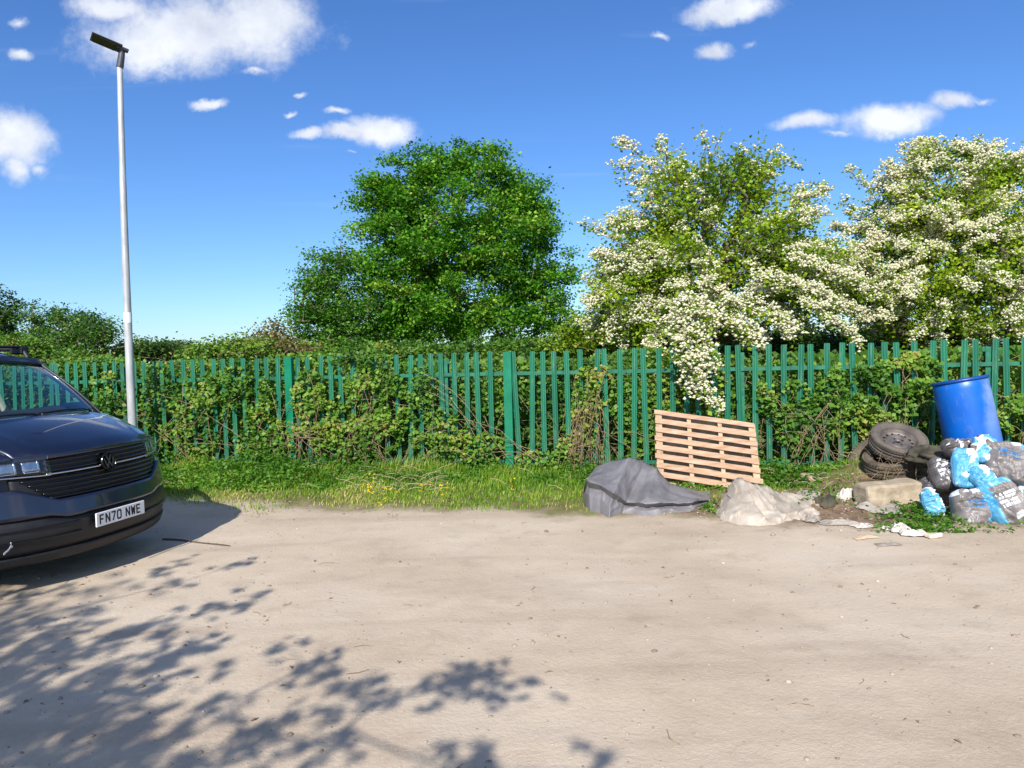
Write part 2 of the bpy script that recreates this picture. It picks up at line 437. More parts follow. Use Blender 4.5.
# ------------------------------------------------------------------ ground
def ax(lo, hi, near_lo, near_hi, st, g=1.35):
    v = list(np.arange(near_lo, near_hi + 1e-6, st)); s = st; x = near_hi
    while x < hi: s *= g; x += s; v.append(min(x, hi))
    s = st; x = near_lo; L = []
    while x > lo: s *= g; x -= s; L.append(max(x, lo))
    return np.array(L[::-1] + v)
XS = ax(-900, 900, -8, 9, .09); YS = ax(-300, 1500, 1.5, 13, .07)
def zg(x, y):
    """ground height"""
    d = fenceY(x) - y
    v = noise.noise(Vector((x * .35, y * .35, 0))) * .03 + noise.noise(Vector((x * 1.7, y * 1.7, 3))) * .012
    near = min(1, max(0, (14 - abs(y - 6)) / 6)) * min(1, max(0, (12 - abs(x)) / 3))
    k = min(1, max(0, (2.4 - d) / 1.6)); k = k * k * (3 - 2 * k)
    v += .02 * k + k * .04 * noise.noise(Vector((x * 2.2, y * 2.2, 9)))
    v *= near
    # heap of soil under the dumped rubbish
    dx = (x - 5.35) / 1.1; dy = (y - 8.35) / .75
    e = math.exp(-(dx * dx + dy * dy) * 1.1)
    dx = (x - 4.3) / .8; dy = (y - 8.7) / .5; e += .45 * math.exp(-(dx * dx + dy * dy))
    v += .40 * e * (1 + .35 * noise.noise(Vector((x * 3, y * 3, 5))))
    dx = (x - 3.3) / 1.1; dy = (y - 7.6) / .6
    v += .09 * math.exp(-(dx * dx + dy * dy)) * (1 + noise.noise(Vector((x * 4, y * 4, 7))))
    v += .006 * noise.noise(Vector((x * 7, y * 7, 1))) * near
    return v
V = []
for x in XS:
    for y in YS: V.append((x, y, zg(x, y)))
nx, ny = len(XS), len(YS); ii = np.arange(nx - 1)[:, None] * ny + np.arange(ny - 1)[None, :]
Fq = np.stack([ii, ii + ny, ii + ny + 1, ii + 1], 2).reshape(-1, 4)
m, nt, out = newmat('yard_dirt'); b = NB(nt)
p = b.n('ShaderNodeBsdfPrincipled'); b.l(p.outputs[0], out.inputs[0]); p.inputs['Specular IOR Level'].default_value = .2
vec = b.coord(); sp = b.n('ShaderNodeSeparateXYZ'); b.l(vec, sp.inputs[0])
big = b.noise(vec, .55, 5, .6); mid = b.noise(vec, 3.2, 6, .6); fine = b.noise(vec, 38, 5, .7); tiny = b.noise(vec, 160, 3, .6)
track = b.noise(b.vmath('MULTIPLY', vec, (.22, 1.6, 1)), 1.3, 4, .55)
dirt = b.ramp(big, [(.32, lin(178, 160, 138)), (.5, lin(193, 176, 154)), (.68, lin(200, 185, 165))])
dirt = b.mix(b.math('MULTIPLY', b.step(track, .5, .72), .45), dirt, lin(162, 142, 122))
dirt = b.mix(b.math('MULTIPLY', b.step(mid, .5, .75), .35), dirt, lin(150, 132, 114))
dirt = b.mix(b.math('MULTIPLY', b.step(fine, .45, .8), .35), dirt, lin(206, 190, 172))
dirt = b.mix(b.math('MULTIPLY', b.step(tiny, .58, .75), .3), dirt, lin(120, 104, 90))
vor = b.n('ShaderNodeTexVoronoi', feature='F1'); vor.inputs['Scale'].default_value = 24; b.l(vec, vor.inputs['Vector'])
vr = b.n('ShaderNodeSeparateColor'); b.l(vor.outputs['Color'], vr.inputs[0])
peb = b.math('MULTIPLY', b.math('LESS_THAN', vor.outputs['Distance'], .17), b.math('GREATER_THAN', vr.outputs[0], .92))
dirt = b.mix(b.math('MULTIPLY', peb, .8), dirt, b.ramp(vr.outputs[1], [(0, lin(120, 108, 96)), (.6, lin(176, 160, 144)), (1, lin(196, 184, 170))]))
# verge mask
edge = b.math('MULTIPLY_ADD', sp.outputs[0], .25, sp.outputs[1])           # y + .25x
edge = b.math('ADD', edge, b.math('MULTIPLY_ADD', b.noise(vec, 1.1, 6, .65), 1.6, -.8))
vm = b.step(edge, 7.35, 7.95)
soil = b.ramp(b.noise(vec, 5, 6, .65), [(.3, lin(78, 66, 48)), (.5, lin(118, 102, 76)), (.7, lin(146, 130, 100))])
green = b.mix(b.step(b.noise(vec, 7, 5, .6), .4, .62), soil, lin(104, 112, 50))
col = b.mix(vm, dirt, green)
# trodden litter strip and dark soil by the rubbish
dv = b.vmath('MULTIPLY', b.vmath('SUBTRACT', vec, (4.0, 7.5, 0)), (1 / 2.3, 1 / .95, 0))
rm = b.math('ADD', b.vmath('LENGTH', dv), b.math('MULTIPLY_ADD', b.noise(vec, 2.6, 6, .7), .9, -.45))
rm = b.math('SUBTRACT', 1.0, b.step(rm, .8, 1.15))
col = b.mix(b.math('MULTIPLY', rm, .9), col, b.ramp(b.noise(vec, 9, 6, .7), [(.3, lin(84, 66, 52)), (.55, lin(132, 108, 88)), (.75, lin(160, 140, 120))]))
far = b.step(edge, 11.5, 12.5)
col = b.mix(far, col, b.ramp(b.noise(vec, .8, 5), [(.3, lin(60, 78, 34)), (.7, lin(96, 108, 52))]))
b.l(col, p.inputs['Base Color']); p.inputs['Roughness'].default_value = .95
h = b.math('ADD', b.math('MULTIPLY', fine, .5), b.math('ADD', b.math('MULTIPLY', mid, .8), b.math('MULTIPLY', peb, .25)))
h = b.math('ADD', h, b.math('MULTIPLY', tiny, .2))
b.l(b.bump(h, .6, .022), p.inputs['Normal'])
g = mesh('ground', V, Fq, m, smooth=True); tag(g, kind='structure')
def onz(x, y, dz=0.0): return Vector((x, y, zg(x, y) + dz))
def gpz(px, py):
    p = gp(px, py)
    for _ in range(4): p = gp(px, py, zg(p.x, p.y))
    return p
# gravel: small loose stones, uncounted
def ico(r, rs):
    t = (1 + 5 ** .5) / 2
    v = np.array([(-1, t, 0), (1, t, 0), (-1, -t, 0), (1, -t, 0), (0, -1, t), (0, 1, t), (0, -1, -t), (0, 1, -t), (t, 0, -1), (t, 0, 1), (-t, 0, -1), (-t, 0, 1)]) / 1.9
    return v * rs.uniform(.75, 1.25, (12, 1)) * r
IF = np.array([(0, 11, 5), (0, 5, 1), (0, 1, 7), (0, 7, 10), (0, 10, 11), (1, 5, 9), (5, 11, 4), (11, 10, 2), (10, 7, 6), (7, 1, 8), (3, 9, 4), (3, 4, 2), (3, 2, 6), (3, 6, 8), (3, 8, 9), (4, 9, 5), (2, 4, 11), (6, 2, 10), (8, 6, 7), (9, 8, 1)])
Vs = []; Fs = []; T = []
for i in range(3400):
    if i < 2500:
        y = 1.6 + 7 * rng.uniform() ** 1.1; x = rng.uniform(-1, 1) * (y * .85 + .5)
    else:
        x = rng.uniform(-6, 7); y = 8.1 - .25 * x + rng.normal() * .35
    s = .0028 + .0034 * rng.exponential()
    s = min(s, .018)
    v = ico(s, rng) * np.array([1, rng.uniform(.6, 1), rng.uniform(.45, .8)]) + np.array([x, y, zg(x, y) + s * .15])
    Fs.append(IF + len(Vs) * 12); Vs.append(v); T += [rng.uniform()] * 20
mst, nt, out = newmat('gravel_stone'); b = NB(nt); p = b.n('ShaderNodeBsdfPrincipled'); b.l(p.outputs[0], out.inputs[0])
a_ = b.n('ShaderNodeAttribute'); a_.attribute_name = 'tint'
b.l(b.ramp(a_.outputs['Fac'], [(0, lin(120, 104, 90)), (.4, lin(150, 134, 118)), (.85, lin(166, 152, 136)), (1, lin(188, 178, 166))]), p.inputs['Base Color']); p.inputs['Roughness'].default_value = .85
tag(mesh('gravel', np.concatenate(Vs), np.concatenate(Fs), mst, tint=T), 'small pale stones scattered over the beige dirt yard', 'gravel', kind='stuff')
# ------------------------------------------------------------------ fence
def painted(name, c1, c2, wear):
    m, nt, out = newmat(name); b = NB(nt); p = b.n('ShaderNodeBsdfPrincipled'); b.l(p.outputs[0], out.inputs[0])
    vec = b.vmath('ADD', b.coord(), b.vmath('SCALE', (7, 13, 3))); oi = b.n('ShaderNodeObjectInfo')
    sc_ = [n for n in nt.nodes if n.bl_idname == 'ShaderNodeVectorMath' and n.operation == 'SCALE'][0]; b.l(oi.outputs['Random'], sc_.inputs['Scale'])
    rnd = oi.outputs['Random']; col = b.mix(b.math('MULTIPLY_ADD', b.noise(vec, 4, 4), .6, b.math('MULTIPLY', rnd, .45)), c1, c2)
    dirt_ = b.step(b.noise(b.vmath('MULTIPLY', vec, (6, 6, 1)), 3, 6, .7), .52, .72)
    col = b.mix(b.math('MULTIPLY', dirt_, .8), col, wear); spz = b.n('ShaderNodeSeparateXYZ'); b.l(b.coord(), spz.inputs[0])
    low = b.math('MULTIPLY', b.math('SUBTRACT', 1.0, b.step(spz.outputs[2], .1, .8)), b.step(b.noise(vec, 9, 5, .7), .4, .65))
    col = b.mix(b.math('MULTIPLY', low, .5), col, lin(96, 110, 84))
    b.l(b.mix(b.step(b.noise(vec, 45, 4, .7), .68, .72), col, lin(120, 92, 66)), p.inputs['Base Color'])
    p.inputs['Roughness'].default_value = .5; return m
green = painted('green_paint', lin(12, 86, 64), lin(32, 122, 90), lin(84, 130, 106))
green_r = surf('green_paint_worn', lin(12, 88, 66), lin(38, 118, 90), 9, .5, bump=.2, bscale=60)
green_p = surf('green_post_paint', lin(6, 106, 76), lin(18, 124, 90), 4, .35)
fdir = Vector((1, -.2, 0)).normalized(); fn = Vector((.2, 1, 0)).normalized() * -1     # towards the camera
def pale_mesh(w, h, tk=.004):
    """W section pale with a rounded top, local: x across, y depth (towards viewer negative), z up"""
    prof = [(-.5, 0), (-.30, -.004), (-.12, -.015), (.12, -.015), (.30, -.004), (.5, 0)]
    n = len(prof); V = []; Fs = []
    zs = [0, h * .5, h - .012, h]
    for zi, z in enumerate(zs):
        for side in (0, 1):
            for (px_, py_) in prof:
                k = .82 if zi == 3 and abs(px_) > .45 else 1
                V.append((px_ * w * k, py_ + side * tk, z))
    L = 2 * n
    for q in range(3):
        for i in range(n - 1):
            a = q * L + i; Fs.append((a, a + 1, a + L + 1, a + L))
            a = q * L + n + i; Fs.append((a + 1, a, a + L, a + L + 1))
        Fs.append((q * L, q * L + L, q * L + L + n, q * L + n)); Fs.append((q * L + n - 1, q * L + 2 * n - 1, q * L + L + 2 * n - 1, q * L + L + n - 1))
    for i in range(n - 1):
        Fs.append((3 * L + i, 3 * L + i + 1, 3 * L + n + i + 1, 3 * L + n + i)); Fs.append((i + 1, i, n + i, n + i + 1))
    return V, Fs
FTOP = 1.73
def fence(x0, x1, pitch, label, posts, front_post, seed):
    r = random.Random(seed)
    base = Vector((x0, fenceY(x0), 0))
    root = empty('palisade_fence', base); tag(root, label, 'fence')
    P = lambda s, d, z: base + fdir * s + fn * d + Vector((0, 0, z))
    L = (Vector((x1, fenceY(x1), 0)) - base).length
    for z in (.16, 1.42):
        mb = MB(); A = Matrix.Translation(P(L / 2, -.03, z)) @ Matrix.Rotation(math.atan2(fdir.y, fdir.x), 4, 'Z')
        mb.box((0, 0, 0), (L, .006, .05), A); mb.box((0, .024, .0225), (L, .042, .005), A)
        mb.build('rail', green_r, root)
    V, Fs = pale_mesh(.072, FTOP - .05)
    src = mesh('pale', V, Fs, green, root, local=True)
    s = pitch * .5; first = True; A = math.atan2(fdir.y, fdir.x)
    while s < L:
        skip = any(abs(s - fp) < pitch * .45 for fp in front_post)
        if not skip:
            o = src if first else src.copy()
            if not first: COL.objects.link(o); o.parent = root
            first = False
            p = P(s, 0, .05 + r.uniform(-.012, .012)) - base
            o.location = p; o.rotation_euler = (r.gauss(0, .010), r.gauss(0, .016), A + r.gauss(0, .05))
        s += pitch * r.uniform(.97, 1.03)
    for fp in front_post:
        mb = MB(); mb.box((0, 0, (FTOP + .0) / 2), (.115, .085, FTOP + .0), Matrix.Translation(P(fp, .02, 0)) @ Matrix.Rotation(A, 4, 'Z'), bev=.006)
        mb.build('post', green_p, root)
    for bp in posts:
        mb = MB(); Mx = Matrix.Translation(P(bp, -.10, 0)) @ Matrix.Rotation(A, 4, 'Z')
        mb.box((0, -.045, .82), (.09, .006, 1.64), Mx); mb.box((0, .045, .82), (.09, .006, 1.64), Mx); mb.box((0, 0, .82), (.006, .084, 1.64), Mx)
        mb.build('post', green_r, root)
    return root
XP = at(509, 400, 10.2).x
XL = at(291, 400, 10.87).x
fence(-10.2, XP - .14, .176, 'left run of green steel palisade fence, overgrown with brambles, ending at the thick green post', [1.0, 4.1, 9.4], [(Vector((XL, fenceY(XL), 0)) - Vector((-10.2, fenceY(-10.2), 0))).length], 3)
fence(XP - .13, 10.4, .178, 'right run of green palisade fence, from thick post past the pallet and drum', [3.3, 6.3, 9.3], [.13], 5)

# ------------------------------------------------------------------ street lamp
galv = surf('galvanised_steel', lin(166, 168, 168), lin(196, 198, 198), 14, .5, metal=.25, bump=.1, bscale=40, stretch=(1, 1, .2))
dgrey = surf('lamp_grey_metal', lin(58, 60, 64), lin(78, 80, 86), 10, .5, metal=.3)
lens = surf('lamp_glass', lin(40, 40, 30), lin(58, 56, 40), 30, .3)
white_s = surf('white_sticker', lin(225, 228, 228), lin(236, 238, 238), 10, .6)
YL = 10.75
pts = [at(134.6 - 15.2 * f + 5.5 * (f - .5) ** 2 * 1.0 - 1.0, 477 - 411 * f, YL) for f in np.linspace(0, 1, 9)]
pts[0].z = 0.0
base = pts[0].copy()
lamp = empty('street_lamp', base); tag(lamp, 'tall grey galvanised street lamp with flat LED head standing behind the dark van', 'street lamp')
mb = MB()
cp = []
for i in range(len(pts) - 1):
    for q in range(4): cp.append(pts[i].lerp(pts[i + 1], q / 4))
cp.append(pts[-1])
mb.tube(cp, [.064 - .026 * i / (len(cp) - 1) for i in range(len(cp))], 16); mb.build('pole', galv, lamp, smooth=True)
mb = MB(); mb.tube([at(133.6, 455, YL), at(133.5, 448, YL)], .074, 16); mb.build('collar', galv, lamp)
mb = MB(); cq = min(range(len(cp) - 1), key=lambda i: abs(cp[i].z - 2.28)); q = cp[cq]; q2 = q.lerp(cp[cq + 1], .8); mb.tube([q, q2], .0575, 16); mb.build('sticker', white_s, lamp)
mb = MB(); top = at(121.3, 57, YL); mb.tube([pts[-1] - Vector((0, 0, .02)), top, at(122.2, 50, YL)], [.050, .046, .040], 14); mb.build('spigot', dgrey, lamp)
# LED head: points away to the left and up, underside visible
hd0 = at(124.5, 51, YL); far_ = at(96, 36, YL + .0)
d = (at(91.5, 37.0, YL - .25) - hd0); Lh = d.length; d.normalize()
side = Vector((.25, -.85, .30)); side = (side - d * side.dot(d)).normalized(); up = side.cross(d)
if up.z < 0: up = -up
Mh = Matrix((( d.x, side.x, up.x, hd0.x), (d.y, side.y, up.y, hd0.y), (d.z, side.z, up.z, hd0.z), (0, 0, 0, 1)))
mb = MB(); mb.box((Lh * .56, 0, .012), (Lh * .92, .20, .016), Mh, bev=.012); mb.box((.03, 0, .02), (.16, .08, .05), Mh, bev=.02)
for k in range(5): mb.box((Lh * .3 + k * .05, 0, .035), (.010, .12, .012), Mh)
mb.build('lamp_head', dgrey, lamp)
mb = MB(); mb.box((Lh * .62, 0, -.009), (Lh * .66, .16, .006), Mh); mb.build('lamp_lens', lens, lamp)
# ------------------------------------------------------------------ trees beyond the fence
E = [ell_px(*e) for e in [(462, 212, 72, 62, 25, 2.2), (512, 236, 48, 54, 24.5, 1.8), (405, 246, 52, 54, 25, 1.8), (540, 288, 38, 42, 24.6, 1.4), (452, 282, 92, 60, 25, 2.6),
     (398, 302, 48, 42, 24.8, 1.6), (500, 322, 66, 26, 24.8, 1.8), (430, 326, 60, 24, 25, 1.8), (462, 156, 34, 18, 25, 1.0), (425, 168, 26, 20, 25, .9), (372, 226, 20, 28, 25, .9), (490, 172, 34, 26, 25, 1.1), (526, 200, 28, 28, 25, 1.0), (378, 208, 24, 30, 25, 1.0), (540, 222, 26, 36, 24.8, 1.0), (398, 190, 34, 34, 25, 1.1), (562, 270, 14, 26, 24.6, .7), (372, 336, 60, 16, 25, 1.4), (560, 318, 22, 14, 24.8, .8)]]
bx = at(452, 300, 25).x
make_tree('sycamore_tree', E, (bx, 25, 0), 820, 140, .40, .115, 'leaf_syc', 'large round green sycamore, tallest tree behind the middle of the fence', 'tree', trunk_h=.55, r_tip=.011, shell=.36, seed=11, tint_mu=.5, flat=.58)
E = [ell_px(*e) for e in [(318, 285, 24, 40, 23.5, 1.2), (342, 312, 38, 36, 23.5, 1.3), (304, 318, 22, 26, 23.5, .9), (345, 262, 14, 24, 23.6, .7), (330, 340, 46, 12, 23.6, 1.0)]]
make_tree('young_tree', E, (at(340, 300, 23.5).x, 23.5, 0), 330, 52, .34, .095, 'leaf_olive', 'smaller looser grey-green tree joined to the left side of the large round tree', 'tree', trunk_h=.45, r_tip=.011, shell=.6, seed=12, tint_mu=.35)
def hawthorn(E, base, n, seed, ffun, label, extra=(), inner=260, dens=95):
    r = np.random.default_rng(seed)
    En = np.array(E)
    root = empty('hawthorn_tree', base); tag(root, label, 'tree', 'white flowering hawthorns behind the fence')
    tips = in_ellipsoids(E, n, .33, r, .9)
    cen = np.array([En[:, 0].mean(), En[:, 1].mean(), En[:, 2].mean() - .3])
    inner_t = in_ellipsoids(E, inner, .6, r, .7)
    nodes, par, rad = grow(base, np.concatenate([tips, inner_t]), np.array(base) * .6 + cen * .4, .007, .45, rs=r)
    V, Fq = skel_mesh(nodes, par, rad, 5); mesh('trunk', V, Fq, M_['twig_haw'], root)
    o = unit(tips - cen); o[:, 2] = o[:, 2] * .55 - .12; o = unit(o + r.normal(size=o.shape) * .3)
    Ls = r.uniform(.3, .75, n)[:, None]
    st = tips - o * Ls * .35; en = tips + o * Ls * .65; ff = [ffun(p, r) for p in tips]
    st = list(st); en = list(en)
    for (a, b_, f) in extra:
        st.append(np.array(a)); en.append(np.array(b_)); ff.append(f)
    segs, LC, FC = sprays(st, en, dens, .05, .16, ff, r, spread=.055)
    nn, pp, rr = seg_nodes(segs, .008, .003); V, Fq = skel_mesh(nn, pp, rr, 4); mesh('twigs', V, Fq, M_['twig_haw'], root)
    P2, k2 = clusters(inner_t, 88, .30, .7, r)
    LC = np.concatenate([LC, P2]); LC = LC[LC[:, 2] > .3]
    cl_ = np.array([noise.noise(Vector(q * 1.6)) for q in LC[:, :3]])
    V, Fq = leaf_quads(LC, .062, .7, .8, rs=r)
    mesh('crown', V, Fq, M_['leaf_haw'], root, tint=np.clip(.5 + cl_ * .6 + r.normal(0, .14, len(LC)), 0, 1))
    V, Fq, T = blossoms(FC, r, 7, .040, .025); mesh('blossom', V, Fq, M_['petal'], root, tint=T)
    return root
def topx(p):  # pixel of a point
    q = CM.inverted() @ Vector(p); return CX + F * q.x / -q.z, CY - F * q.y / -q.z
def f1(p, r):
    x, y = topx(p)
    k = .22
    if y > 250: k = .55
    if y > 285 and 640 < x: k = 1.0
    if x > 770: k = max(k, .75)
    if x < 640: k = max(k, .6)
    if 690 < x < 790 and y < 245: k = .1
    return 52 * k * r.uniform(.0, 1.6)
def f2(p, r):
    x, y = topx(p); k = .95 if y < 330 else .55
    return 80 * k * r.uniform(.15, 1.4)
E = [ell_px(*e) for e in [(705, 205, 55, 48, 12.6, .8), (655, 245, 48, 50, 12.5, .9), (622, 296, 28, 42, 12.3, .7), (778, 235, 44, 52, 12.6, .9), (720, 275, 95, 58, 12.6, 1.2), (806, 285, 44, 42, 12.4, .9), (690, 322, 75, 26, 12.3, 1.0), (640, 330, 45, 28, 12.4, .8), (748, 178, 26, 24, 12.6, .5), (670, 172, 20, 22, 12.6, .5)]]
ex = []
def sp(pts, Y, f, jit=1, n=1):
    for a, c in zip(pts[:-1], pts[1:]):
        for k in range(n):
            A = at(a[0] + rng.normal() * 4 * (n > 1), a[1] + rng.normal() * 3 * (n > 1), Y); B_ = at(c[0] + rng.normal() * 5 * (n > 1), c[1] + rng.normal() * 3 * (n > 1), Y)
            ex.append((tuple(A), tuple(B_), f))
sp([(668, 190), (640, 155), (616, 144)], 12.4, 26); sp([(660, 200), (632, 168), (612, 170)], 12.4, 26); sp([(655, 205), (630, 180), (618, 180)], 12.3, 22)
sp([(640, 262), (610, 238), (582, 226)], 12.2, 26); sp([(632, 270), (604, 262), (592, 256)], 12.2, 20); sp([(676, 170), (660, 148), (655, 140)], 12.4, 16)
sp([(620, 300), (595, 308), (582, 330)], 12.1, 22); sp([(636, 300), (606, 290), (586, 300)], 12.1, 24); sp([(620, 315), (612, 330), (602, 350)], 12.0, 30)
sp([(760, 170), (788, 160), (800, 170)], 12.5, 10); sp([(700, 165), (706, 145), (700, 132)], 12.5, 4); sp([(790, 200), (815, 185), (830, 190)], 12.5, 10)
for q in ((735, 160), (715, 150), (770, 165)): sp([q, (q[0] + 8, q[1] - 18)], 12.5, 5)
# the bough that hangs down in front of the fence
for off in (-14, -5, 4, 13): sp([(690 + off * .6, 300), (694 + off, 325), (690 + off, 350), (694 + off, 372)], 9.35, 40, n=1)
sp([(696, 355), (703, 378), (711, 398), (719, 415)], 9.3, 40, n=2); sp([(684, 358), (690, 392)], 9.3, 36, n=2); sp([(700, 350), (718, 366), (726, 384)], 9.35, 26, n=1)
sp([(700, 318), (728, 322), (755, 336), (768, 352)], 9.6, 44, n=2); sp([(720, 300), (770, 318), (800, 338)], 10.2, 34, n=3); sp([(660, 330), (680, 320), (700, 330)], 9.6, 32, n=2)
sp([(760, 280), (805, 292), (845, 312)], 11.2, 40, n=3); sp([(790, 262), (825, 272), (860, 288)], 11.4, 40, n=3); sp([(800, 305), (830, 322), (855, 345)], 11.0, 38, n=2)
sp([(690, 300), (692, 310), (694, 325)], 10.6, 30, n=4)
hawthorn(E, (at(722, 300, 12.6).x, 12.6, 0), 430, 21, f1, 'hawthorn with white blossom, its bough hanging over the fence above the pallet', ex)
E = [ell_px(*e) for e in [(938, 205, 62, 50, 13.2, 1.0), (995, 225, 52, 60, 13.2, 1.0), (892, 255, 48, 56, 13.2, 1.0), (950, 285, 100, 52, 13.2, 1.4), (868, 292, 34, 40, 13.0, .8), (1045, 270, 55, 70, 13.2, 1.1), (960, 322, 120, 26, 13.2, 1.2), (1005, 172, 30, 20, 13.2, .6), (935, 160, 28, 14, 13.2, .5)]]
ex = []
sp([(985, 175), (1005, 160), (1020, 158)], 13, 22); sp([(930, 165), (925, 148), (918, 138)], 13, 20); sp([(880, 205), (856, 178), (846, 170)], 13, 20); sp([(870, 220), (850, 205), (838, 206)], 13, 20); sp([(975, 160), (982, 145), (975, 138)], 13, 18); sp([(950, 160), (958, 145)], 13, 16); sp([(885, 200), (893, 170), (890, 160)], 13, 18)
hawthorn(E, (at(948, 300, 13.2).x, 13.2, 0), 480, 22, f2, 'broad hawthorn thick with white blossom behind the blue drum, furthest right', ex, inner=300)

def bush(name, es, base_px, Y, n, nl, crad, ls, mat, label, seed, tint=.5, cat='bush', group=None, **k):
    return make_tree(name, [ell_px(*e) for e in es], (at(base_px, 350, Y).x, Y, 0), n, nl, crad, ls, mat, label, cat, group, trunk_h=.4, seed=seed, tint_mu=tint, zmin=.3, **k)
bush('evergreen_tree', [(-12, 318, 22, 34, 17, 1.0), (-4, 340, 24, 28, 17, 1)], -12, 17, 110, 70, .22, .07, 'leaf_dark', 'dark green tree cut off by the left edge above the van roof', 31, cat='tree')
bush('elder_bush', [(70, 334, 36, 20, 15, .9), (95, 342, 32, 20, 15, .9), (38, 322, 12, 18, 15, .5), (60, 316, 9, 14, 15, .4), (104, 326, 12, 10, 15, .4), (84, 318, 10, 8, 15, .4)], 75, 15, 190, 56, .2, .06, 'leaf_bram', 'feathery green bush between the van roof and the lamp post', 32, tint=.22, upb=.4, aspect=.5)
bush('dry_bush', [(36, 352, 26, 14, 13.5, .6), (74, 362, 20, 14, 13.5, .6), (20, 346, 16, 10, 13.5, .5)], 45, 13.5, 110, 60, .2, .06, 'leaf_bram', 'yellowish bush just behind the fence beside the van roof', 33, tint=.6)
bush('dark_shrub', [(143, 352, 16, 10, 22, 1), (160, 350, 12, 7, 22, 1)], 150, 22, 60, 60, .3, .1, 'leaf_dark', 'small dark green bush top directly right of the lamp post', 34, tint=.5)
bush('pointed_shrub', [(182, 356, 17, 12, 24, 1), (170, 350, 10, 9, 24, 1)], 176, 24, 60, 60, .3, .1, 'leaf_dark', 'dark pointed bush top low on the skyline between lamp post and dry brambles', 35, tint=.65)
bush('bramble_bush', [(222, 355, 22, 11, 13, .7), (250, 350, 22, 13, 13, .7), (205, 358, 16, 9, 13, .6)], 230, 13, 120, 60, .2, .06, 'leaf_bram', 'yellow-green bramble top above the fence left of the tree', 36, tint=.7)
bush('thin_shrub', [(272, 338, 22, 18, 14, .6), (290, 350, 28, 14, 14, .8), (262, 350, 22, 12, 14, .6)], 276, 14, 130, 26, .2, .055, 'leaf_brown', 'sparse brownish shrub with bare twigs poking above the fence left of the tree', 37, tint=.5, upb=.4)
bush('lime_bush', [(585, 334, 26, 20, 15, .8), (562, 344, 22, 14, 15, .8), (608, 344, 20, 16, 15, .7)], 585, 15, 170, 66, .18, .065, 'leaf_lime', 'bright lime green bush between the large tree and the hawthorns', 38, tint=.55)
bush('low_shrub', [(330, 356, 50, 13, 15, 1), (400, 356, 55, 13, 15, 1), (480, 354, 60, 12, 15, 1), (540, 352, 34, 10, 15, 1)], 430, 15, 300, 70, .22, .075, 'leaf_bram', 'low mixed green shrub along the fence top beneath the large tree', 39, tint=.4)
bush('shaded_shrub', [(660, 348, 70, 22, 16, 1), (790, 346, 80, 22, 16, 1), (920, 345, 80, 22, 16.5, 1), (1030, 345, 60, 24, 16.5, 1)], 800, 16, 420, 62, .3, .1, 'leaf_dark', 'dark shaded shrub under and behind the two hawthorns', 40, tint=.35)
# distant hedge line
P = []
r = np.random.default_rng(50)
for k in range(9000):
    x = r.uniform(-75, 60); y = 58 + r.normal() * 1.5; h = 2.6 + 1.2 * noise.noise(Vector((x * .12, 3, 0))) + .5 * noise.noise(Vector((x * .6, 1, 0)))
    P.append((x, y, r.uniform(.1, 1) ** .6 * h))
V, Fq = leaf_quads(np.array(P), .5, .5, .8, rs=r)
tag(mesh('distant_hedge', V, Fq, M_['leaf_dark'], tint=r.uniform(.3, .9, len(P))), 'far hedge line low on the horizon beyond the fence', 'hedge', kind='stuff')

# ------------------------------------------------------------------ bramble thicket behind the fence
r = np.random.default_rng(60)
def thick_top(x): return 1.62 + .16 * noise.noise(Vector((x * .8, 0, 4))) + .10 * noise.noise(Vector((x * 2.6, 0, 8))) + (.12 if x < -2 else 0) - (.12 if 3.2 < x < 7 else 0)
P = []
while len(P) < 72000:
    n = 20000
    x = r.uniform(-11, 11, n); d = .07 + r.exponential(.33, n); z = r.uniform(.02, 1.9, n)
    for a, dd, zz in zip(x, d, z):
        if dd > 2.6 or zz > thick_top(a) + dd * .03: continue
        q = Vector((a * 1.9, dd * 2.4, zz * 2.3)); k = noise.noise(q) + .45 * noise.noise(q * 2.7) + (.14 if zz > 1.1 else -.06)
        if k > -.10 + r.uniform(-.15, .15): P.append((a, fenceY(a) + dd, zz))
P = np.array(P)
V, Fq = leaf_quads(P, .062, .55, .85, outward=np.tile([0, -.9, 0], (len(P), 1)), rs=r)
cl_ = np.array([noise.noise(Vector(q * 1.1)) for q in P])
T = np.clip(.5 + .6 * cl_ + r.normal(0, .16, len(P)), 0, 1)
# deep leaves close the view through
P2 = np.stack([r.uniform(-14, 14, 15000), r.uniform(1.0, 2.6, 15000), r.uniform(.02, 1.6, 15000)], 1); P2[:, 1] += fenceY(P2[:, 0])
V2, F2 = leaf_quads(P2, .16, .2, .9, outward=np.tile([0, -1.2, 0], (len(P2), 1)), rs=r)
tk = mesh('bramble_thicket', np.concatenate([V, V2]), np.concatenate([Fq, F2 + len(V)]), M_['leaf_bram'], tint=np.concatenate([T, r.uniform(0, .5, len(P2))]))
tag(tk, 'dense bramble and ivy growth filling the space just behind the green fence', 'undergrowth', kind='stuff')
def cane(x, z0, L, lean, dd, r, up=1.2):
    pts = []; y0 = fenceY(x) + dd
    for q in range(8):
        f = q / 7
        pts.append((x + lean * L * f + r.normal() * .015, y0 + r.normal() * .02, z0 + up * L * (f - .45 * f * f) + r.normal() * .01))
    return pts
mb = MB()
for k in range(420):
    x = r.uniform(-9, 9); mb.tube(cane(x, r.uniform(0, .9), r.uniform(.5, 1.6), r.normal() * .6, r.uniform(-.02, .45), r, r.uniform(-.1, 1.3)), r.uniform(.002, .0045), 4, False)
tag(mb.build('bramble_canes', M_['cane']), 'tangle of thin brown bramble stems woven behind and through the fence', 'stems', kind='stuff')

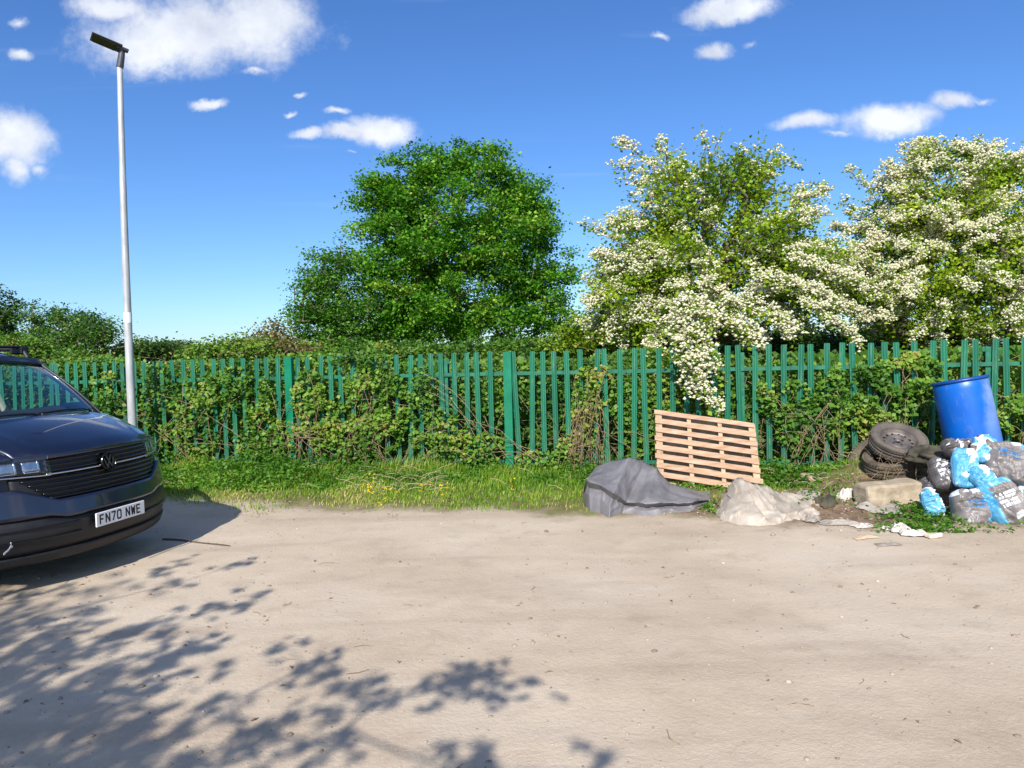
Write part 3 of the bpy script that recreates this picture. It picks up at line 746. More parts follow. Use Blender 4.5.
# ------------------------------------------------------------------ bramble clumps in front of the fence
def climber(name, spots, n, label, seed, ls=.062, mat='leaf_bram', tint=.5, ncane=14, cat='climber', group='brambles growing over the fence'):
    """spots: (px,py,rx,ry) in the picture, placed just in front of the fence plane"""
    r = np.random.default_rng(seed); P = []; base = None; cn = MB()
    wt = np.array([s[2] * s[3] for s in spots], float); wt /= wt.sum()
    for k in range(n):
        s = spots[r.choice(len(spots), p=wt)]
        a = r.uniform(0, 2 * np.pi); q = r.uniform() ** .55
        px, py = s[0] + s[2] * q * np.cos(a), s[1] + s[3] * q * np.sin(a)
        d0 = ray(px, py); t = (10.2 - .2 * 0) / (d0.y + .2 * d0.x)     # hits the fence plane y + .2x = 10.2
        p = Vector((d0.x * t, d0.y * t, CAMZ + d0.z * t))
        lift = abs(r.normal()) * .13 * (1.3 - q) + .02
        p = p - Vector((0, lift, 0))
        if p.z < .04: continue
        if noise.noise(Vector((p.x * 5, p.y, p.z * 5))) < -.22: continue
        P.append(p)
    P = np.array(P); bx = float(P[:, 0].mean())
    root = empty(name, (bx, fenceY(bx) - .1, .05)); tag(root, label, cat, group)
    V, Fq = leaf_quads(P, ls, .5, .85, outward=np.tile([-.2, -1.0, .3], (len(P), 1)), rs=r)
    cl_ = np.array([noise.noise(Vector(q * 2.1)) for q in P])
    mesh('leaves', V, Fq, M_[mat], root, tint=np.clip(tint + .6 * cl_ + r.normal(0, .14, len(P)), 0, 1))
    for k in range(ncane):
        i = r.integers(len(P)); e = Vector(P[i]); x0 = bx + r.normal() * (P[:, 0].std()); s0 = Vector((x0, fenceY(x0) - .12, .05))
        pts = [s0.lerp(e, f) + Vector((r.normal() * .03, -.08 * math.sin(f * 3.1), .22 * math.sin(f * 3.1))) for f in np.linspace(0, 1, 7)]
        cn.tube(pts, .0035, 5, False)
    cn.build('stems', M_['cane'], root)
climber('bramble', [(368, 385, 24, 30), (372, 430, 30, 30), (360, 362, 28, 14), (392, 410, 18, 38), (345, 440, 26, 28)], 5000, 'tallest dark bramble clump swallowing the fence below the left edge of the large tree', 71, ncane=22)
climber('bramble', [(205, 400, 38, 24), (232, 385, 28, 18), (190, 440, 30, 22), (160, 400, 18, 36), (110, 395, 26, 24)], 3000, 'bramble growing through the fence just right of the lamp post', 72, ncane=16)
climber('bramble', [(262, 410, 16, 34), (310, 395, 18, 26), (275, 440, 40, 20), (325, 420, 22, 34)], 2700, 'bramble clump with pale dry stems beside the post left of the middle', 73, tint=.6, ncane=22)
climber('bramble', [(440, 436, 30, 28), (420, 395, 16, 28), (482, 450, 24, 18), (545, 460, 30, 10)], 1700, 'sparse bramble low on the fence left of the thick green post', 74, tint=.55)
climber('bramble', [(585, 410, 14, 44), (600, 385, 14, 20), (570, 450, 16, 16)], 900, 'withered brown bramble stems climbing the fence above the grey tarpaulin', 75, tint=.75, ncane=40)
climber('bramble', [(795, 420, 22, 40), (830, 400, 18, 40), (765, 400, 10, 24)], 1500, 'loose bramble on the fence between the pallet and the tyres', 76, ncane=20)
climber('bramble', [(890, 392, 40, 34), (915, 378, 26, 26), (866, 400, 20, 40), (905, 420, 26, 16)], 4200, 'thick leafy bramble over the fence above the dumped tyres, left of the blue drum', 77, ncane=16)
climber('bramble', [(1015, 415, 20, 22), (1035, 430, 20, 24)], 700, 'bramble at the fence foot right of the blue drum', 78, ncane=6)

# ------------------------------------------------------------------ verge: grass, weeds, flowers
r = np.random.default_rng(80)
def gdens(x, y):
    e = y + .25 * x + .8 * noise.noise(Vector((x * 1.1, y * 1.1, 2))) * .9
    if x < .8:
        k = min(1, max(0, (e - 7.35) / 1.0))
    else:
        k = min(1, max(0, (e - 8.0) / 1.2)) * .55
        k *= .4 + max(0, noise.noise(Vector((x * 1.6, y * 1.6, 4)))) * 2
    return k
B = []
while len(B) < 46000:
    x = r.uniform(-9, 8); d = r.uniform(-.25, 3.0); y = fenceY(x) - d
    if r.uniform() < gdens(x, y) * (1 if d < 2 else .8): B.append((x, y, d))
Bn = np.array(B); zb = np.array([zg(a, c) for a, c, _ in B])
n = len(Bn); patch = np.array([noise.noise(Vector((a * 1.3, c * 1.3, 8))) for a, c, _ in B])
hgt = (.04 + .085 * np.clip(1.6 - Bn[:, 2], 0, 1.3) * (.7 + patch)) * r.uniform(.5, 1.4, n)
hgt = np.clip(hgt, .02, .28); hgt[Bn[:, 0] > .8] *= .7
az = r.uniform(0, 2 * np.pi, n); bend = r.uniform(.1, .7, n) * hgt
wv = .0035 + .003 * r.uniform(size=n)
base = np.stack([Bn[:, 0], Bn[:, 1], zb], 1); dx = np.stack([np.cos(az), np.sin(az), 0 * az], 1); sx = np.stack([-np.sin(az + .5), np.cos(az + .5), 0 * az], 1)
mid_ = base + dx * bend[:, None] * .3 + np.array([0, 0, 1]) * hgt[:, None] * .6; tip = base + dx * bend[:, None] + np.array([0, 0, 1]) * hgt[:, None]
W = wv[:, None]
V = np.stack([base - sx * W, base + sx * W, mid_ + sx * W * .8, mid_ - sx * W * .8, tip + sx * W * .15, tip - sx * W * .15], 1).reshape(-1, 3)
o = (np.arange(n) * 6)[:, None]; Fq = np.concatenate([o + np.array([0, 1, 2, 3]), o + np.array([3, 2, 4, 5])], 1).reshape(-1, 4)
dry = np.clip(.38 + patch * .4 + .30 * np.clip((Bn[:, 2] - 1.2), 0, 1) + r.normal(0, .20, n), 0, 1)
tag(mesh('grass', V, Fq, M_['grass'], tint=np.repeat(dry, 2)), 'uneven green grass verge between the dirt yard and the fence', 'grass', kind='stuff')
# broad-leaved weeds
P = []
while len(P) < 26000:
    x = r.uniform(-8.5, 7.5); d = r.uniform(-.1, 2.3); y = fenceY(x) - d
    hm = (.60 if x < -2.4 else .20 if x < .6 else .32) * max(0, 1 - d / (1.9 if x < -2.2 else 1.25 if x < .8 else 1.35))
    hm *= .55 + 1.0 * max(-.3, noise.noise(Vector((x * 1.7, y * 1.7, 12))))
    if x > 3.6: hm *= .5
    if hm < .03: continue
    if r.uniform() > gdens(x, y) + (.55 if d < 1.2 else 0): continue
    P.append((x, y, zg(x, y) + hm * r.uniform(.15, 1.0)))
P = np.array(P); V, Fq = leaf_quads(P, .055, .9, .6, rs=r, droop=.4)
cl_ = np.array([noise.noise(Vector(q * 2.3)) for q in P])
tag(mesh('weeds', V, Fq, M_['leaf_weed'], tint=np.clip(.42 + .6 * cl_ + r.normal(0, .12, len(P)), 0, 1)), 'leafy nettles and weeds growing thick along the fence foot', 'weeds', kind='stuff')
P = []
for (px, py, sx_, sy_, k) in [(375, 478, 9, 9, 20), (435, 482, 12, 4, 10), (512, 482, 4, 3, 4), (420, 490, 25, 6, 6)]:
    for q in range(k):
        p = gpz(px + r.normal() * sx_, py + 22 + r.normal() * sy_ * .6); P.append((p.x, p.y, p.z + r.uniform(.17, .26)))
P = np.array(P); k = np.repeat(np.arange(len(P)), 5)
V, Fq = leaf_quads(P[k] + r.normal(size=(len(k), 3)) * .008, .017, .8, 1, 0, rs=r)
tag(mesh('buttercups', V, Fq, M_['buttercup'], tint=r.uniform(0, 1, len(k))), 'yellow buttercup flowers dotted in the grass verge', 'flowers', kind='stuff')
# leaf litter and twigs blown over the yard
V = []; Fs = []
mb = MB()
for k in range(240):
    y = 2.2 + 6 * r.uniform(); x = r.uniform(-1, 1) * (y * .8 + .4); a = r.uniform(0, 6.28); L = r.uniform(.01, .035); z = zg(x, y)
    if k % 6 == 0: L *= 2.4; mb.tube([(x, y, z + .004), (x + L * math.cos(a), y + L * math.sin(a), z + .006), (x + 1.7 * L * math.cos(a + .3), y + 1.7 * L * math.sin(a + .3), z + .004)], .0018, 4, False)
    else: mb.add([(x, y, z + .003), (x + L * math.cos(a) + .3 * L * math.sin(a), y + L * math.sin(a), z + .009), (x + 1.5 * L * math.cos(a), y + 1.5 * L * math.sin(a), z + .004), (x + L * math.cos(a) - .4 * L * math.sin(a), y + L * math.sin(a) + .4 * L * math.cos(a), z + .010)], [(0, 1, 2, 3)])
tag(mb.build('leaf_litter', M_['cane']), 'tiny dry leaves and twigs blown about on the dirt', 'litter', kind='stuff')
# dead stalks and litter at the verge
mb = MB()
for k in range(260):
    x = r.choice([r.uniform(-2.2, -1.0), r.uniform(-7, 1), r.uniform(3, 6.5)]); d = r.uniform(.1, 1.6); y = fenceY(x) - d; z = zg(x, y); a = r.uniform(0, 6.28); L = r.uniform(.08, .35); t = r.uniform(-.1, .5)
    mb.tube([(x, y, z + .03), (x + L * .5 * math.cos(a), y + L * .5 * math.sin(a), z + .05 + t * L * .5), (x + L * math.cos(a), y + L * math.sin(a), z + .04 + t * L * .8)], .0025, 4, False)
tag(mb.build('dead_stalks', M_['straw']), 'broken straw-coloured stalks lying in the grass verge', 'stalks', kind='stuff')

# ------------------------------------------------------------------ the tree behind the viewer that shades the yard
r = np.random.default_rng(90)
SD = Vector((-LD.x, -LD.y, -LD.z)) / -LD.z
def above(px, py, h):
    g_ = gp(px, py); return g_ + SD * h
tips = []; wts = []
def c(px, py, s=.09, n=9, h=None):
    h = h or r.uniform(3.4, 4.0); tips.append(tuple(above(px, py, h))); wts.append((s, n))
for q in [(480, 678), (463, 690), (500, 684), (517, 699), (433, 692), (447, 683)]: c(*q, .07, 8, 3.3)
for q in [(308, 668), (330, 662), (350, 684), (366, 690), (378, 704), (334, 690), (286, 645)]: c(*q, .07, 7, 3.4)
for q in [(300, 740), (280, 736), (322, 746), (250, 756), (268, 722), (225, 764), (345, 730), (460, 770), (478, 768), (440, 768)]: c(*q, .08, 7, 3.4)
for q in [(234, 566), (190, 563), (166, 570), (172, 585), (246, 602), (225, 606), (202, 614), (150, 622), (132, 628), (158, 630), (212, 634), (196, 645), (184, 650), (206, 670), (150, 668), (135, 678), (170, 660), (112, 640), (92, 655), (120, 660), (100, 700), (130, 720)]: c(*q, .08, 7)
for k in range(170):
    py = r.uniform(590, 880); lim = 20 + (py - 590) * .55
    px = r.uniform(-160, max(lim, 40)); c(px, py, .13, 11)
for k in range(8):
    py = r.uniform(700, 860); c(r.uniform(100, 240), py, .09, 8)
for q in [(596, 772)]: c(*q, .08, 5, 3.3)
tips = np.array(tips); ctr = tips.mean(0)
base = np.array((ctr[0] - 2.6, ctr[1] - 2.4, 0)); top = base + np.array((.5, .4, 2.6))
more = in_ellipsoids([(base[0] - .6, base[1] - .4, 5.6, 2.2, 2.0, 2.2)], 90, .5, r, 3.4)
allt = np.concatenate([tips, more])
nodes, par, rad = grow(base, allt, top, .0032, .47, rs=r, lift=.1)
root = empty('sycamore_tree', tuple(base)); tag(root, 'leafy tree behind the viewer throwing dappled shade on the lower left of the yard', 'tree')
V, Fq = skel_mesh(nodes, par, rad, 6); mesh('trunk', V, Fq, M_['bark'], root)
P = []
for t, (s, nn) in zip(tips, wts): P.append(t + r.normal(size=(nn, 3)) * s)
for t in more: P.append(t + r.normal(size=(26, 3)) * .25)
P = np.concatenate(P); V, Fq = lobed_leaves(P, .115, 1.2, rs=r)
mesh('crown', V, Fq, M_['leaf_syc'], root, tint=np.tile(r.uniform(.2, .8, len(P)), 5))
# ------------------------------------------------------------------ dumped things
r = np.random.default_rng(100)
wood = surf('pallet_wood', lin(156, 122, 96), lin(194, 162, 136), 4, .8, bump=.35, bscale=50, stretch=(1, 6, 6), lo=.3, hi=.7, spec=.2)
wood_d = surf('pallet_block_wood', lin(150, 126, 100), lin(190, 166, 134), 8, .85, bump=.4, bscale=60)
# pallet leans on the fence; local x along boards, y up the slope, z out of its face
bl = at(657, 486, 8.72); br = at(768, 504, 8.42); tl = at(654.5, 411, 9.22)
ex_ = (br - bl).normalized(); ey_ = (tl - bl); ez_ = ex_.cross(ey_.normalized()).normalized(); ey_.normalize()
W_ = 1.25; H_ = (tl - bl).length + .02
PM = Matrix(((ex_.x, ey_.x, ez_.x, bl.x), (ex_.y, ey_.y, ez_.y, bl.y), (ex_.z, ey_.z, ez_.z, bl.z), (0, 0, 0, 1)))
pal = empty('pallet', tuple(bl)); tag(pal, 'light wooden pallet propped on its edge against the green fence', 'pallet')
nb = 9; bw = .066; gap = (H_ - nb * bw) / (nb - 1)
def ragged(M, c, d, rr, n=8):
    """a board with slightly uneven edges"""
    mb = MB(); vs = []; fs = []
    for i in range(n + 1):
        x = -d[0] / 2 + d[0] * i / n
        a = [rr.normal() * .0014 for _ in range(4)]
        vs += [(x, -d[1] / 2 + a[0], -d[2] / 2), (x, d[1] / 2 + a[1], -d[2] / 2), (x, d[1] / 2 + a[1], d[2] / 2 + a[3] * .5), (x, -d[1] / 2 + a[0], d[2] / 2 + a[3] * .5)]
    for i in range(n):
        for k in range(4): fs.append((i * 4 + k, i * 4 + (k + 1) % 4, i * 4 + 4 + (k + 1) % 4, i * 4 + 4 + k))
    fs += [(3, 2, 1, 0), (n * 4, n * 4 + 1, n * 4 + 2, n * 4 + 3)]
    mb.add([M @ (Vector(v) + Vector(c)) for v in vs], fs); return mb
# the right ends step outwards a little as in the photograph
for k in range(nb):
    y = bw / 2 + k * (bw + gap); xo = r.normal() * .006; ww = W_ - .005 * (k - 4)
    Mk = PM @ Matrix.Rotation(r.normal() * .003, 4, 'Z')
    ragged(Mk, (ww / 2 + xo, y, .0), (ww, bw + r.normal() * .003, .018), r).build('deck_board', wood, pal)
for k, xx in enumerate((.05, .43, .81, W_ - .05)):
    wdt = .08 if k in (0, 3) else .05
    ragged(PM, (xx, H_ / 2, -.0475), (wdt, H_ - .01, .072), r, 4).build('stringer', wood_d, pal)
for k in range(8):
    y = bw / 2 + (k + .82) * (bw + gap); ragged(PM, (W_ / 2, y, -.095), (W_ - .03, .088, .018), r).build('base_board', wood_d, pal)

def fnoise(x, y, z=0, s=1.0): return noise.noise(Vector((x * s, y * s, z)))
def ridge(x, y, z, s): return 1 - abs(fnoise(x, y, z, s)) * 2
def polar_cloth(name, c, rad_fn, h_fn, mat, label, cat, nt_=140, nr=46, thick=.004):
    V = []; Fs = []
    for i in range(nr + 1):
        q = 1 - (1 - i / nr) ** 1.6
        for k in range(nt_):
            t = 2 * math.pi * k / nt_; R_ = rad_fn(t); x = c[0] + R_ * q * math.cos(t); y = c[1] + R_ * q * math.sin(t)
            V.append((x, y, zg(x, y) + h_fn(x, y, q, t)))
            if i == 0: break
    for k in range(nt_): Fs.append((0, 1 + k, 1 + (k + 1) % nt_))
    for i in range(1, nr):
        a = 1 + (i - 1) * nt_; b_ = a + nt_
        for k in range(nt_):
            k2 = (k + 1) % nt_; Fs.append((a + k, b_ + k, b_ + k2, a + k2))
    o = mesh(name, V, Fs, mat, smooth=True); tag(o, label, cat)
    return o
tarp_m = surf('grey_tarpaulin', lin(104, 101, 103), lin(130, 127, 130), 4, .55, bump=.35, bscale=26, bdist=.01, spec=.5, rv=.15)
sheet_m = surf('dusty_sheet', lin(160, 148, 134), lin(190, 178, 162), 5, .5, bump=.4, bscale=22, bdist=.01, spec=.5, rv=.2)
def draped(name, rows, mat, label, cat, nc=150, sub=9, amp=.010, pleat=0.0, fs=1.0, seed=0, edg=14):
    """sheet laid through hand placed lines of folds; rows: list of (points [(px,py)], depth offset or None for on the ground, extra drop)"""
    cols = np.linspace(0, 1, nc); L = []
    front = None
    for pts, dy in rows:
        t = np.linspace(0, 1, len(pts)); px = np.interp(cols, t, [p[0] for p in pts]); py = np.interp(cols, t, [p[1] for p in pts]); line = []
        for i in range(nc):
            if front is None: p = gpz(px[i], py[i]); p.z -= .004
            else:
                p = at(px[i], py[i], front[i].y + dy)
                if p.z < zg(p.x, p.y): p.z = zg(p.x, p.y) + .004
            line.append(p)
        if front is None: front = line
        L.append(line)
    back = [Vector((p.x + .02, p.y + .16, zg(p.x, p.y + .16) - .01)) for p in L[-1]]; L.append(back)
    side = lambda l, k, o: [Vector((l[i].x + o, l[i].y, l[i].z)) for i in range(len(l))]
    V = []; nr_ = (len(L) - 1) * sub + 1
    for r_ in range(nr_):
        k = min(int(r_ / sub), len(L) - 2); f = (r_ - k * sub) / sub
        for i in range(nc):
            p = L[k][i].lerp(L[k + 1][i], f); v_ = r_ / (nr_ - 1); u_ = cols[i]; e = min(1, v_ * 6) * min(1, (1 - v_) * 5 + .1)
            q = Vector((p.x * 3.2 * fs + seed, p.y * 3.2 * fs, p.z * 3.2 * fs)); d_ = noise.voronoi(q)[0]
            n_ = amp * (1.6 * math.exp(-(d_[1] - d_[0]) / .10) + 1.2 * noise.noise(q * 2.1) + .5 * noise.noise(q * 6))
            n_ += pleat * (1 - 2 * abs(noise.noise(Vector((u_ * 11 + 3.0 * v_ + seed, v_ * 1.6, 3)))))
            ed = min(1, u_ * edg, (1 - u_) * edg); zf = zg(p.x, p.y)
            z = zf + (p.z - zf) * (.12 + .88 * ed ** .5) + n_ * e * .7
            V.append((p.x + .4 * n_ * e, p.y - .9 * n_ * e, max(z, zf - .004)))
    Fs = []
    for r_ in range(nr_ - 1):
        for i in range(nc - 1): Fs.append((r_ * nc + i, r_ * nc + i + 1, (r_ + 1) * nc + i + 1, (r_ + 1) * nc + i))
    o = mesh(name, V, Fs, mat, smooth=True); tag(o, label, cat); return o
draped('tarpaulin', [
    ([(583, 505), (590, 511), (600, 513), (609, 518), (622, 513), (645, 516), (668, 513), (690, 512), (707, 503)], 0),
    ([(582, 489), (589, 495), (600, 499), (610, 506), (624, 507), (645, 511), (668, 509), (690, 509), (708, 501)], .05),
    ([(583, 482), (590, 488), (601, 491), (612, 499), (626, 505), (645, 508), (668, 506), (690, 506), (708, 500)], .11),
    ([(582, 477), (589, 482), (601, 486), (613, 493), (627, 502), (645, 504), (668, 503), (690, 503), (709, 498)], .03),
    ([(586, 473), (594, 474), (606, 475), (620, 479), (634, 486), (650, 489), (670, 495), (690, 498), (709, 496)], .30),
    ([(592, 468), (600, 465), (612, 461), (628, 458), (644, 461), (656, 469), (670, 483), (690, 490), (709, 493)], .74)],
    tarp_m, 'crumpled dark grey tarpaulin draped over a lump beside the pallet', 'tarpaulin', amp=.012, seed=2)
draped('plastic_sheet', [
    ([(715, 514), (724, 521), (740, 525), (757, 526), (775, 525), (790, 521), (803, 520), (819, 515)], 0),
    ([(715, 508), (724, 513), (741, 515), (758, 517), (775, 518), (790, 515), (803, 516), (819, 513)], .14),
    ([(718, 502), (727, 500), (741, 502), (758, 505), (775, 510), (790, 510), (803, 512), (819, 511)], .36),
    ([(722, 494), (728, 484), (737, 478), (748, 484), (763, 488), (780, 498), (797, 503), (818, 508)], .80)],
    sheet_m, 'crumpled pale beige plastic sheet lying at the right foot of the pallet', 'sheet', amp=.013, pleat=.046, fs=1.3, seed=9, edg=5)

# concrete block
conc = surf('concrete', lin(150, 134, 112), lin(184, 168, 144), 7, .9, bump=.6, bscale=30, bdist=.01)
a0 = gpz(880, 505); bm_ = empty('concrete_block', tuple(a0)); 
def rough_box(L, D, H, r, n=10, amp=.008, ang=0.0, tilt=0.0):
    Vv = []; Ff = []; idx = {}
    N = (max(4, int(n)), max(3, int(n * D / L) + 2), max(3, int(n * H / L) + 2))
    def vid(i, j, k):
        if (i, j, k) not in idx:
            p = Vector((-L / 2 + L * i / N[0], -D / 2 + D * j / N[1], H * k / N[2]))
            e = sum((i in (0, N[0]), j in (0, N[1]), k in (0, N[2])))
            cc = Vector((0, 0, H / 2)); p = p + (cc - p).normalized() * ((e - 1) * .010)
            q = p * 9 + Vector((L * 31, D * 17, H * 7)); p += Vector((noise.noise(q), noise.noise(q + Vector((5, 0, 0))), noise.noise(q + Vector((0, 9, 0))))) * amp
            idx[(i, j, k)] = len(Vv); Vv.append(p)
        return idx[(i, j, k)]
    for i in range(N[0]):
        for j in range(N[1]):
            Ff.append((vid(i, j, 0), vid(i, j + 1, 0), vid(i + 1, j + 1, 0), vid(i + 1, j, 0))); Ff.append((vid(i, j, N[2]), vid(i + 1, j, N[2]), vid(i + 1, j + 1, N[2]), vid(i, j + 1, N[2])))
    for i in range(N[0]):
        for k in range(N[2]):
            Ff.append((vid(i, 0, k), vid(i + 1, 0, k), vid(i + 1, 0, k + 1), vid(i, 0, k + 1))); Ff.append((vid(i, N[1], k), vid(i, N[1], k + 1), vid(i + 1, N[1], k + 1), vid(i + 1, N[1], k)))
    for j in range(N[1]):
        for k in range(N[2]):
            Ff.append((vid(0, j, k), vid(0, j, k + 1), vid(0, j + 1, k + 1), vid(0, j + 1, k))); Ff.append((vid(N[0], j, k), vid(N[0], j + 1, k), vid(N[0], j + 1, k + 1), vid(N[0], j, k + 1)))
    Mx = Matrix.Rotation(ang, 4, 'Z') @ Matrix.Rotation(tilt, 4, 'Y')
    return [Mx @ v for v in Vv], Ff
bpy.data.objects.remove(bm_)
def place_box(name, px, py, dims, ang, tilt, mat, label, cat, amp=.008, n=14, group=None, dz=0.0, roll=0.0):
    p = gpz(px, py); Vv, Ff = rough_box(*dims, r, n, amp, ang, tilt)
    o = mesh(name, Vv, Ff, mat, local=True); o.location = (p.x, p.y + dims[1] / 2, p.z + dz); o.rotation_euler.x = roll
    tag(o, label, cat, group); return o
place_box('concrete_block', 895, 506, (.60, .26, .24), .12, -.05, conc, 'long pale concrete block lying in front of the dumped tyres', 'block', .012, 18, dz=-.02)
place_box('rough_stone', 792, 470, (.20, .16, .13), .5, .2, surf('brown_stone', lin(92, 76, 66), lin(134, 114, 98), 9, .95, bump=.5, bscale=30), 'brown rough stone among weeds right of the pallet', 'stone', .05, 8, dz=.05)
place_box('stone_fragment', 936, 539, (.13, .08, .045), .3, 0, surf('pale_stone', lin(196, 180, 160), lin(214, 200, 182), 9, .9), 'small pale flat stone on the dirt in front of the bags', 'stone', .02, 8)
place_box('broken_slab', 822, 482, (.34, .22, .07), .1, .1, surf('broken_slab', lin(150, 130, 104), lin(178, 156, 128), 8, .95, bump=.5, bscale=26), 'low dirt-covered slab between the beige sheet and the concrete block', 'slab', .02, 10, dz=-.01)

# tyres
rub = surf('tyre_rubber', lin(74, 68, 62), lin(112, 102, 92), 7, .85, bump=.3, bscale=50, lo=.3, hi=.75)
rub2 = surf('tyre_rubber_dirty', lin(66, 60, 52), lin(124, 110, 90), 5, .9, bump=.3, bscale=40, lo=.3, hi=.75)
rimm = surf('rusty_rim', lin(84, 80, 80), lin(128, 118, 110), 9, .55, metal=.4, bump=.2)
blackm = surf('black_gap', lin(14, 13, 13), lin(22, 20, 20), 5, .9)
def tyre(center, nrm, label, rim=True, mat=None, spin=0.0, Rr=.305, wd=.185):
    n_ = Vector(nrm).normalized(); q = n_.to_track_quat('Z', 'X').to_matrix().to_4x4()
    Mx = Matrix.Translation(center) @ q @ Matrix.Rotation(spin, 4, 'Z')
    root = empty('tyre', tuple(center)); tag(root, label, 'tyre', 'dumped tyres')
    mb = MB(); h = wd / 2
    prof = [(.205, -h * .72), (.235, -h * .95), (.265, -h), (.288, -h * .92), (.300, -h * .72), (.305, -h * .5), (.305, -h * .26), (.298, -h * .25), (.298, -h * .20), (.306, -h * .19), (.307, h * .19), (.298, h * .2), (.298, h * .25), (.305, h * .26), (.305, h * .5), (.300, h * .72), (.288, h * .92), (.265, h), (.235, h * .95), (.205, h * .72), (.196, h * .6), (.20, 0), (.196, -h * .6)]
    prof = [(a * Rr / .305, z) for a, z in prof]
    mb.lathe(prof, 56, Mx, closed=True); mb.build('rubber', mat or rub, root, smooth=True)
    for s in (-1, 1):
        mb = MB()
        for k in range(56):
            t = 2 * math.pi * k / 56
            Mb = Mx @ Matrix.Rotation(t, 4, 'Z') @ Matrix.Translation((Rr * .99, 0, s * h * .62)) @ Matrix.Rotation(.35 * s, 4, 'X')
            mb.box((0, 0, 0), (.014, .022, h * .5), Mb)
        mb.build('tread', mat or rub, root)
    if rim:
        mb = MB(); p2 = [(.200, h * .74), (.196, h * .55), (.186, h * .45), (.178, h * .1), (.170, -.0), (.150, -.012), (.128, .006), (.112, .022), (.08, .012), (.055, .0), (.034, .006), (.033, -.012), (.0, -.012)]
        mb.lathe([(a, b_) for a, b_ in p2], 48, Mx); mb.lathe([(.200, -h * .74), (.19, -h * .5), (.178, -h * .2), (.178, .0)], 48, Mx)
        rm = mb.build('rim', rimm, root, smooth=True)
        mb = MB()
        for k in range(14):
            t = 2 * math.pi * k / 14; Mb = Mx @ Matrix.Rotation(t, 4, 'Z') @ Matrix.Translation((.150, 0, -.004)) @ Matrix.Rotation(.1, 4, 'Y'); mb.box((0, 0, 0), (.026, .020, .014), Mb)
        for k in range(4):
            t = 2 * math.pi * k / 4 + .3; Mb = Mx @ Matrix.Rotation(t, 4, 'Z') @ Matrix.Translation((.058, 0, .004)); mb.box((0, 0, 0), (.016, .016, .012), Mb)
        mb.box((0, 0, -.012), (.05, .05, .012), Mx); mb.build('vent_holes', blackm, rm)
    return root
tyre(at(898, 442, 8.2), (-.02, -.50, .86), 'worn tyre still on its steel rim, tilted on top of the dumped pile', True, Rr=.295, wd=.17)
tyre(at(893, 462, 8.22), (-.18, -.22, .95), 'dirty bare tyre lying flat beneath the rimmed tyre', False, rub2, 1.0, .31)
tyre(at(878, 462, 8.62), (-.55, -.40, .55), 'dark shaded tyre half hidden at the left back of the pile', False, rub2, .4, .33)

# blue drum
m, nt, out = newmat('blue_plastic'); b = NB(nt); p = b.n('ShaderNodeBsdfPrincipled'); b.l(p.outputs[0], out.inputs[0])
vec = b.coord(); nz = b.noise(vec, 3, 5)
sc1 = b.noise(vec, 5, 6, .6)
cb = b.ramp(nz, [(.3, lin(0, 84, 178)), (.7, lin(4, 100, 196))])
sepz = b.n('ShaderNodeSeparateXYZ'); b.l(vec, sepz.inputs[0])
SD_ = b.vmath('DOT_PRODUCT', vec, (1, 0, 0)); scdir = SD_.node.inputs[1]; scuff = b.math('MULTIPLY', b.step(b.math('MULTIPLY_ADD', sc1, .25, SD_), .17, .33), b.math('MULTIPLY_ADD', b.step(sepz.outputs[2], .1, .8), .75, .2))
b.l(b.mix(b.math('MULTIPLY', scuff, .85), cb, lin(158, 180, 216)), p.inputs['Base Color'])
gr_ = b.math('MULTIPLY', b.step(b.noise(b.vmath('MULTIPLY', vec, (3, 3, 1)), 4, 7, .75), .52, .72), .35); _l = p.inputs['Base Color'].links[0].from_socket; b.l(b.mix(gr_, _l, lin(112, 124, 140)), p.inputs['Base Color'])
p.inputs['Roughness'].default_value = .38; p.inputs['Specular IOR Level'].default_value = .5
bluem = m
db = at(974, 446, 8.35); dt = at(963, 369, 8.35); dax = (dt - db).normalized(); dax = (dax + Vector((0, .13, 0))).normalized()
DM = Matrix.Translation((0, 0, 0)) @ dax.to_track_quat('Z', 'Y').to_matrix().to_4x4()
drum = empty('drum', tuple(db - dax * .10)); drum.rotation_euler = dax.to_track_quat('Z', 'Y').to_euler(); tag(drum, 'big blue plastic drum leaning on the rubbish heap by the fence', 'drum')
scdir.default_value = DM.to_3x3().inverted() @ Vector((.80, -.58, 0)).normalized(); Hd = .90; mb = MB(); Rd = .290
prof = [(0, 0), (Rd - .03, 0), (Rd - .008, .012), (Rd - .002, .04), (Rd, .10), (Rd + .002, .30), (Rd + .002, .34), (Rd + .001, .6), (Rd, .78), (Rd - .004, .845), (Rd - .010, .855), (Rd - .010, .86)]
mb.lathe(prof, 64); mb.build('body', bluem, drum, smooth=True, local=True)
mb = MB(); mb.lathe([(Rd - .012, .858), (Rd + .008, .862), (Rd + .012, .872), (Rd + .010, .888), (Rd - .004, .896), (Rd - .018, .892), (Rd - .026, .868), (Rd - .03, .856), (0, .852)], 64)
mb.build('rim', surf('dark_blue_plastic', lin(8, 60, 130), lin(16, 76, 150), 5, .4), drum, smooth=True, local=True)
mb = MB(); mb.lathe([(.0, .878), (.03, .878), (.034, .872), (.034, .853)], 20, Matrix.Translation((.17, .03, 0))); mb.lathe([(.0, .878), (.03, .878), (.034, .872), (.034, .853)], 20, Matrix.Translation((-.17, -.03, 0)))
mb.build('bungs', blackm, drum, local=True)

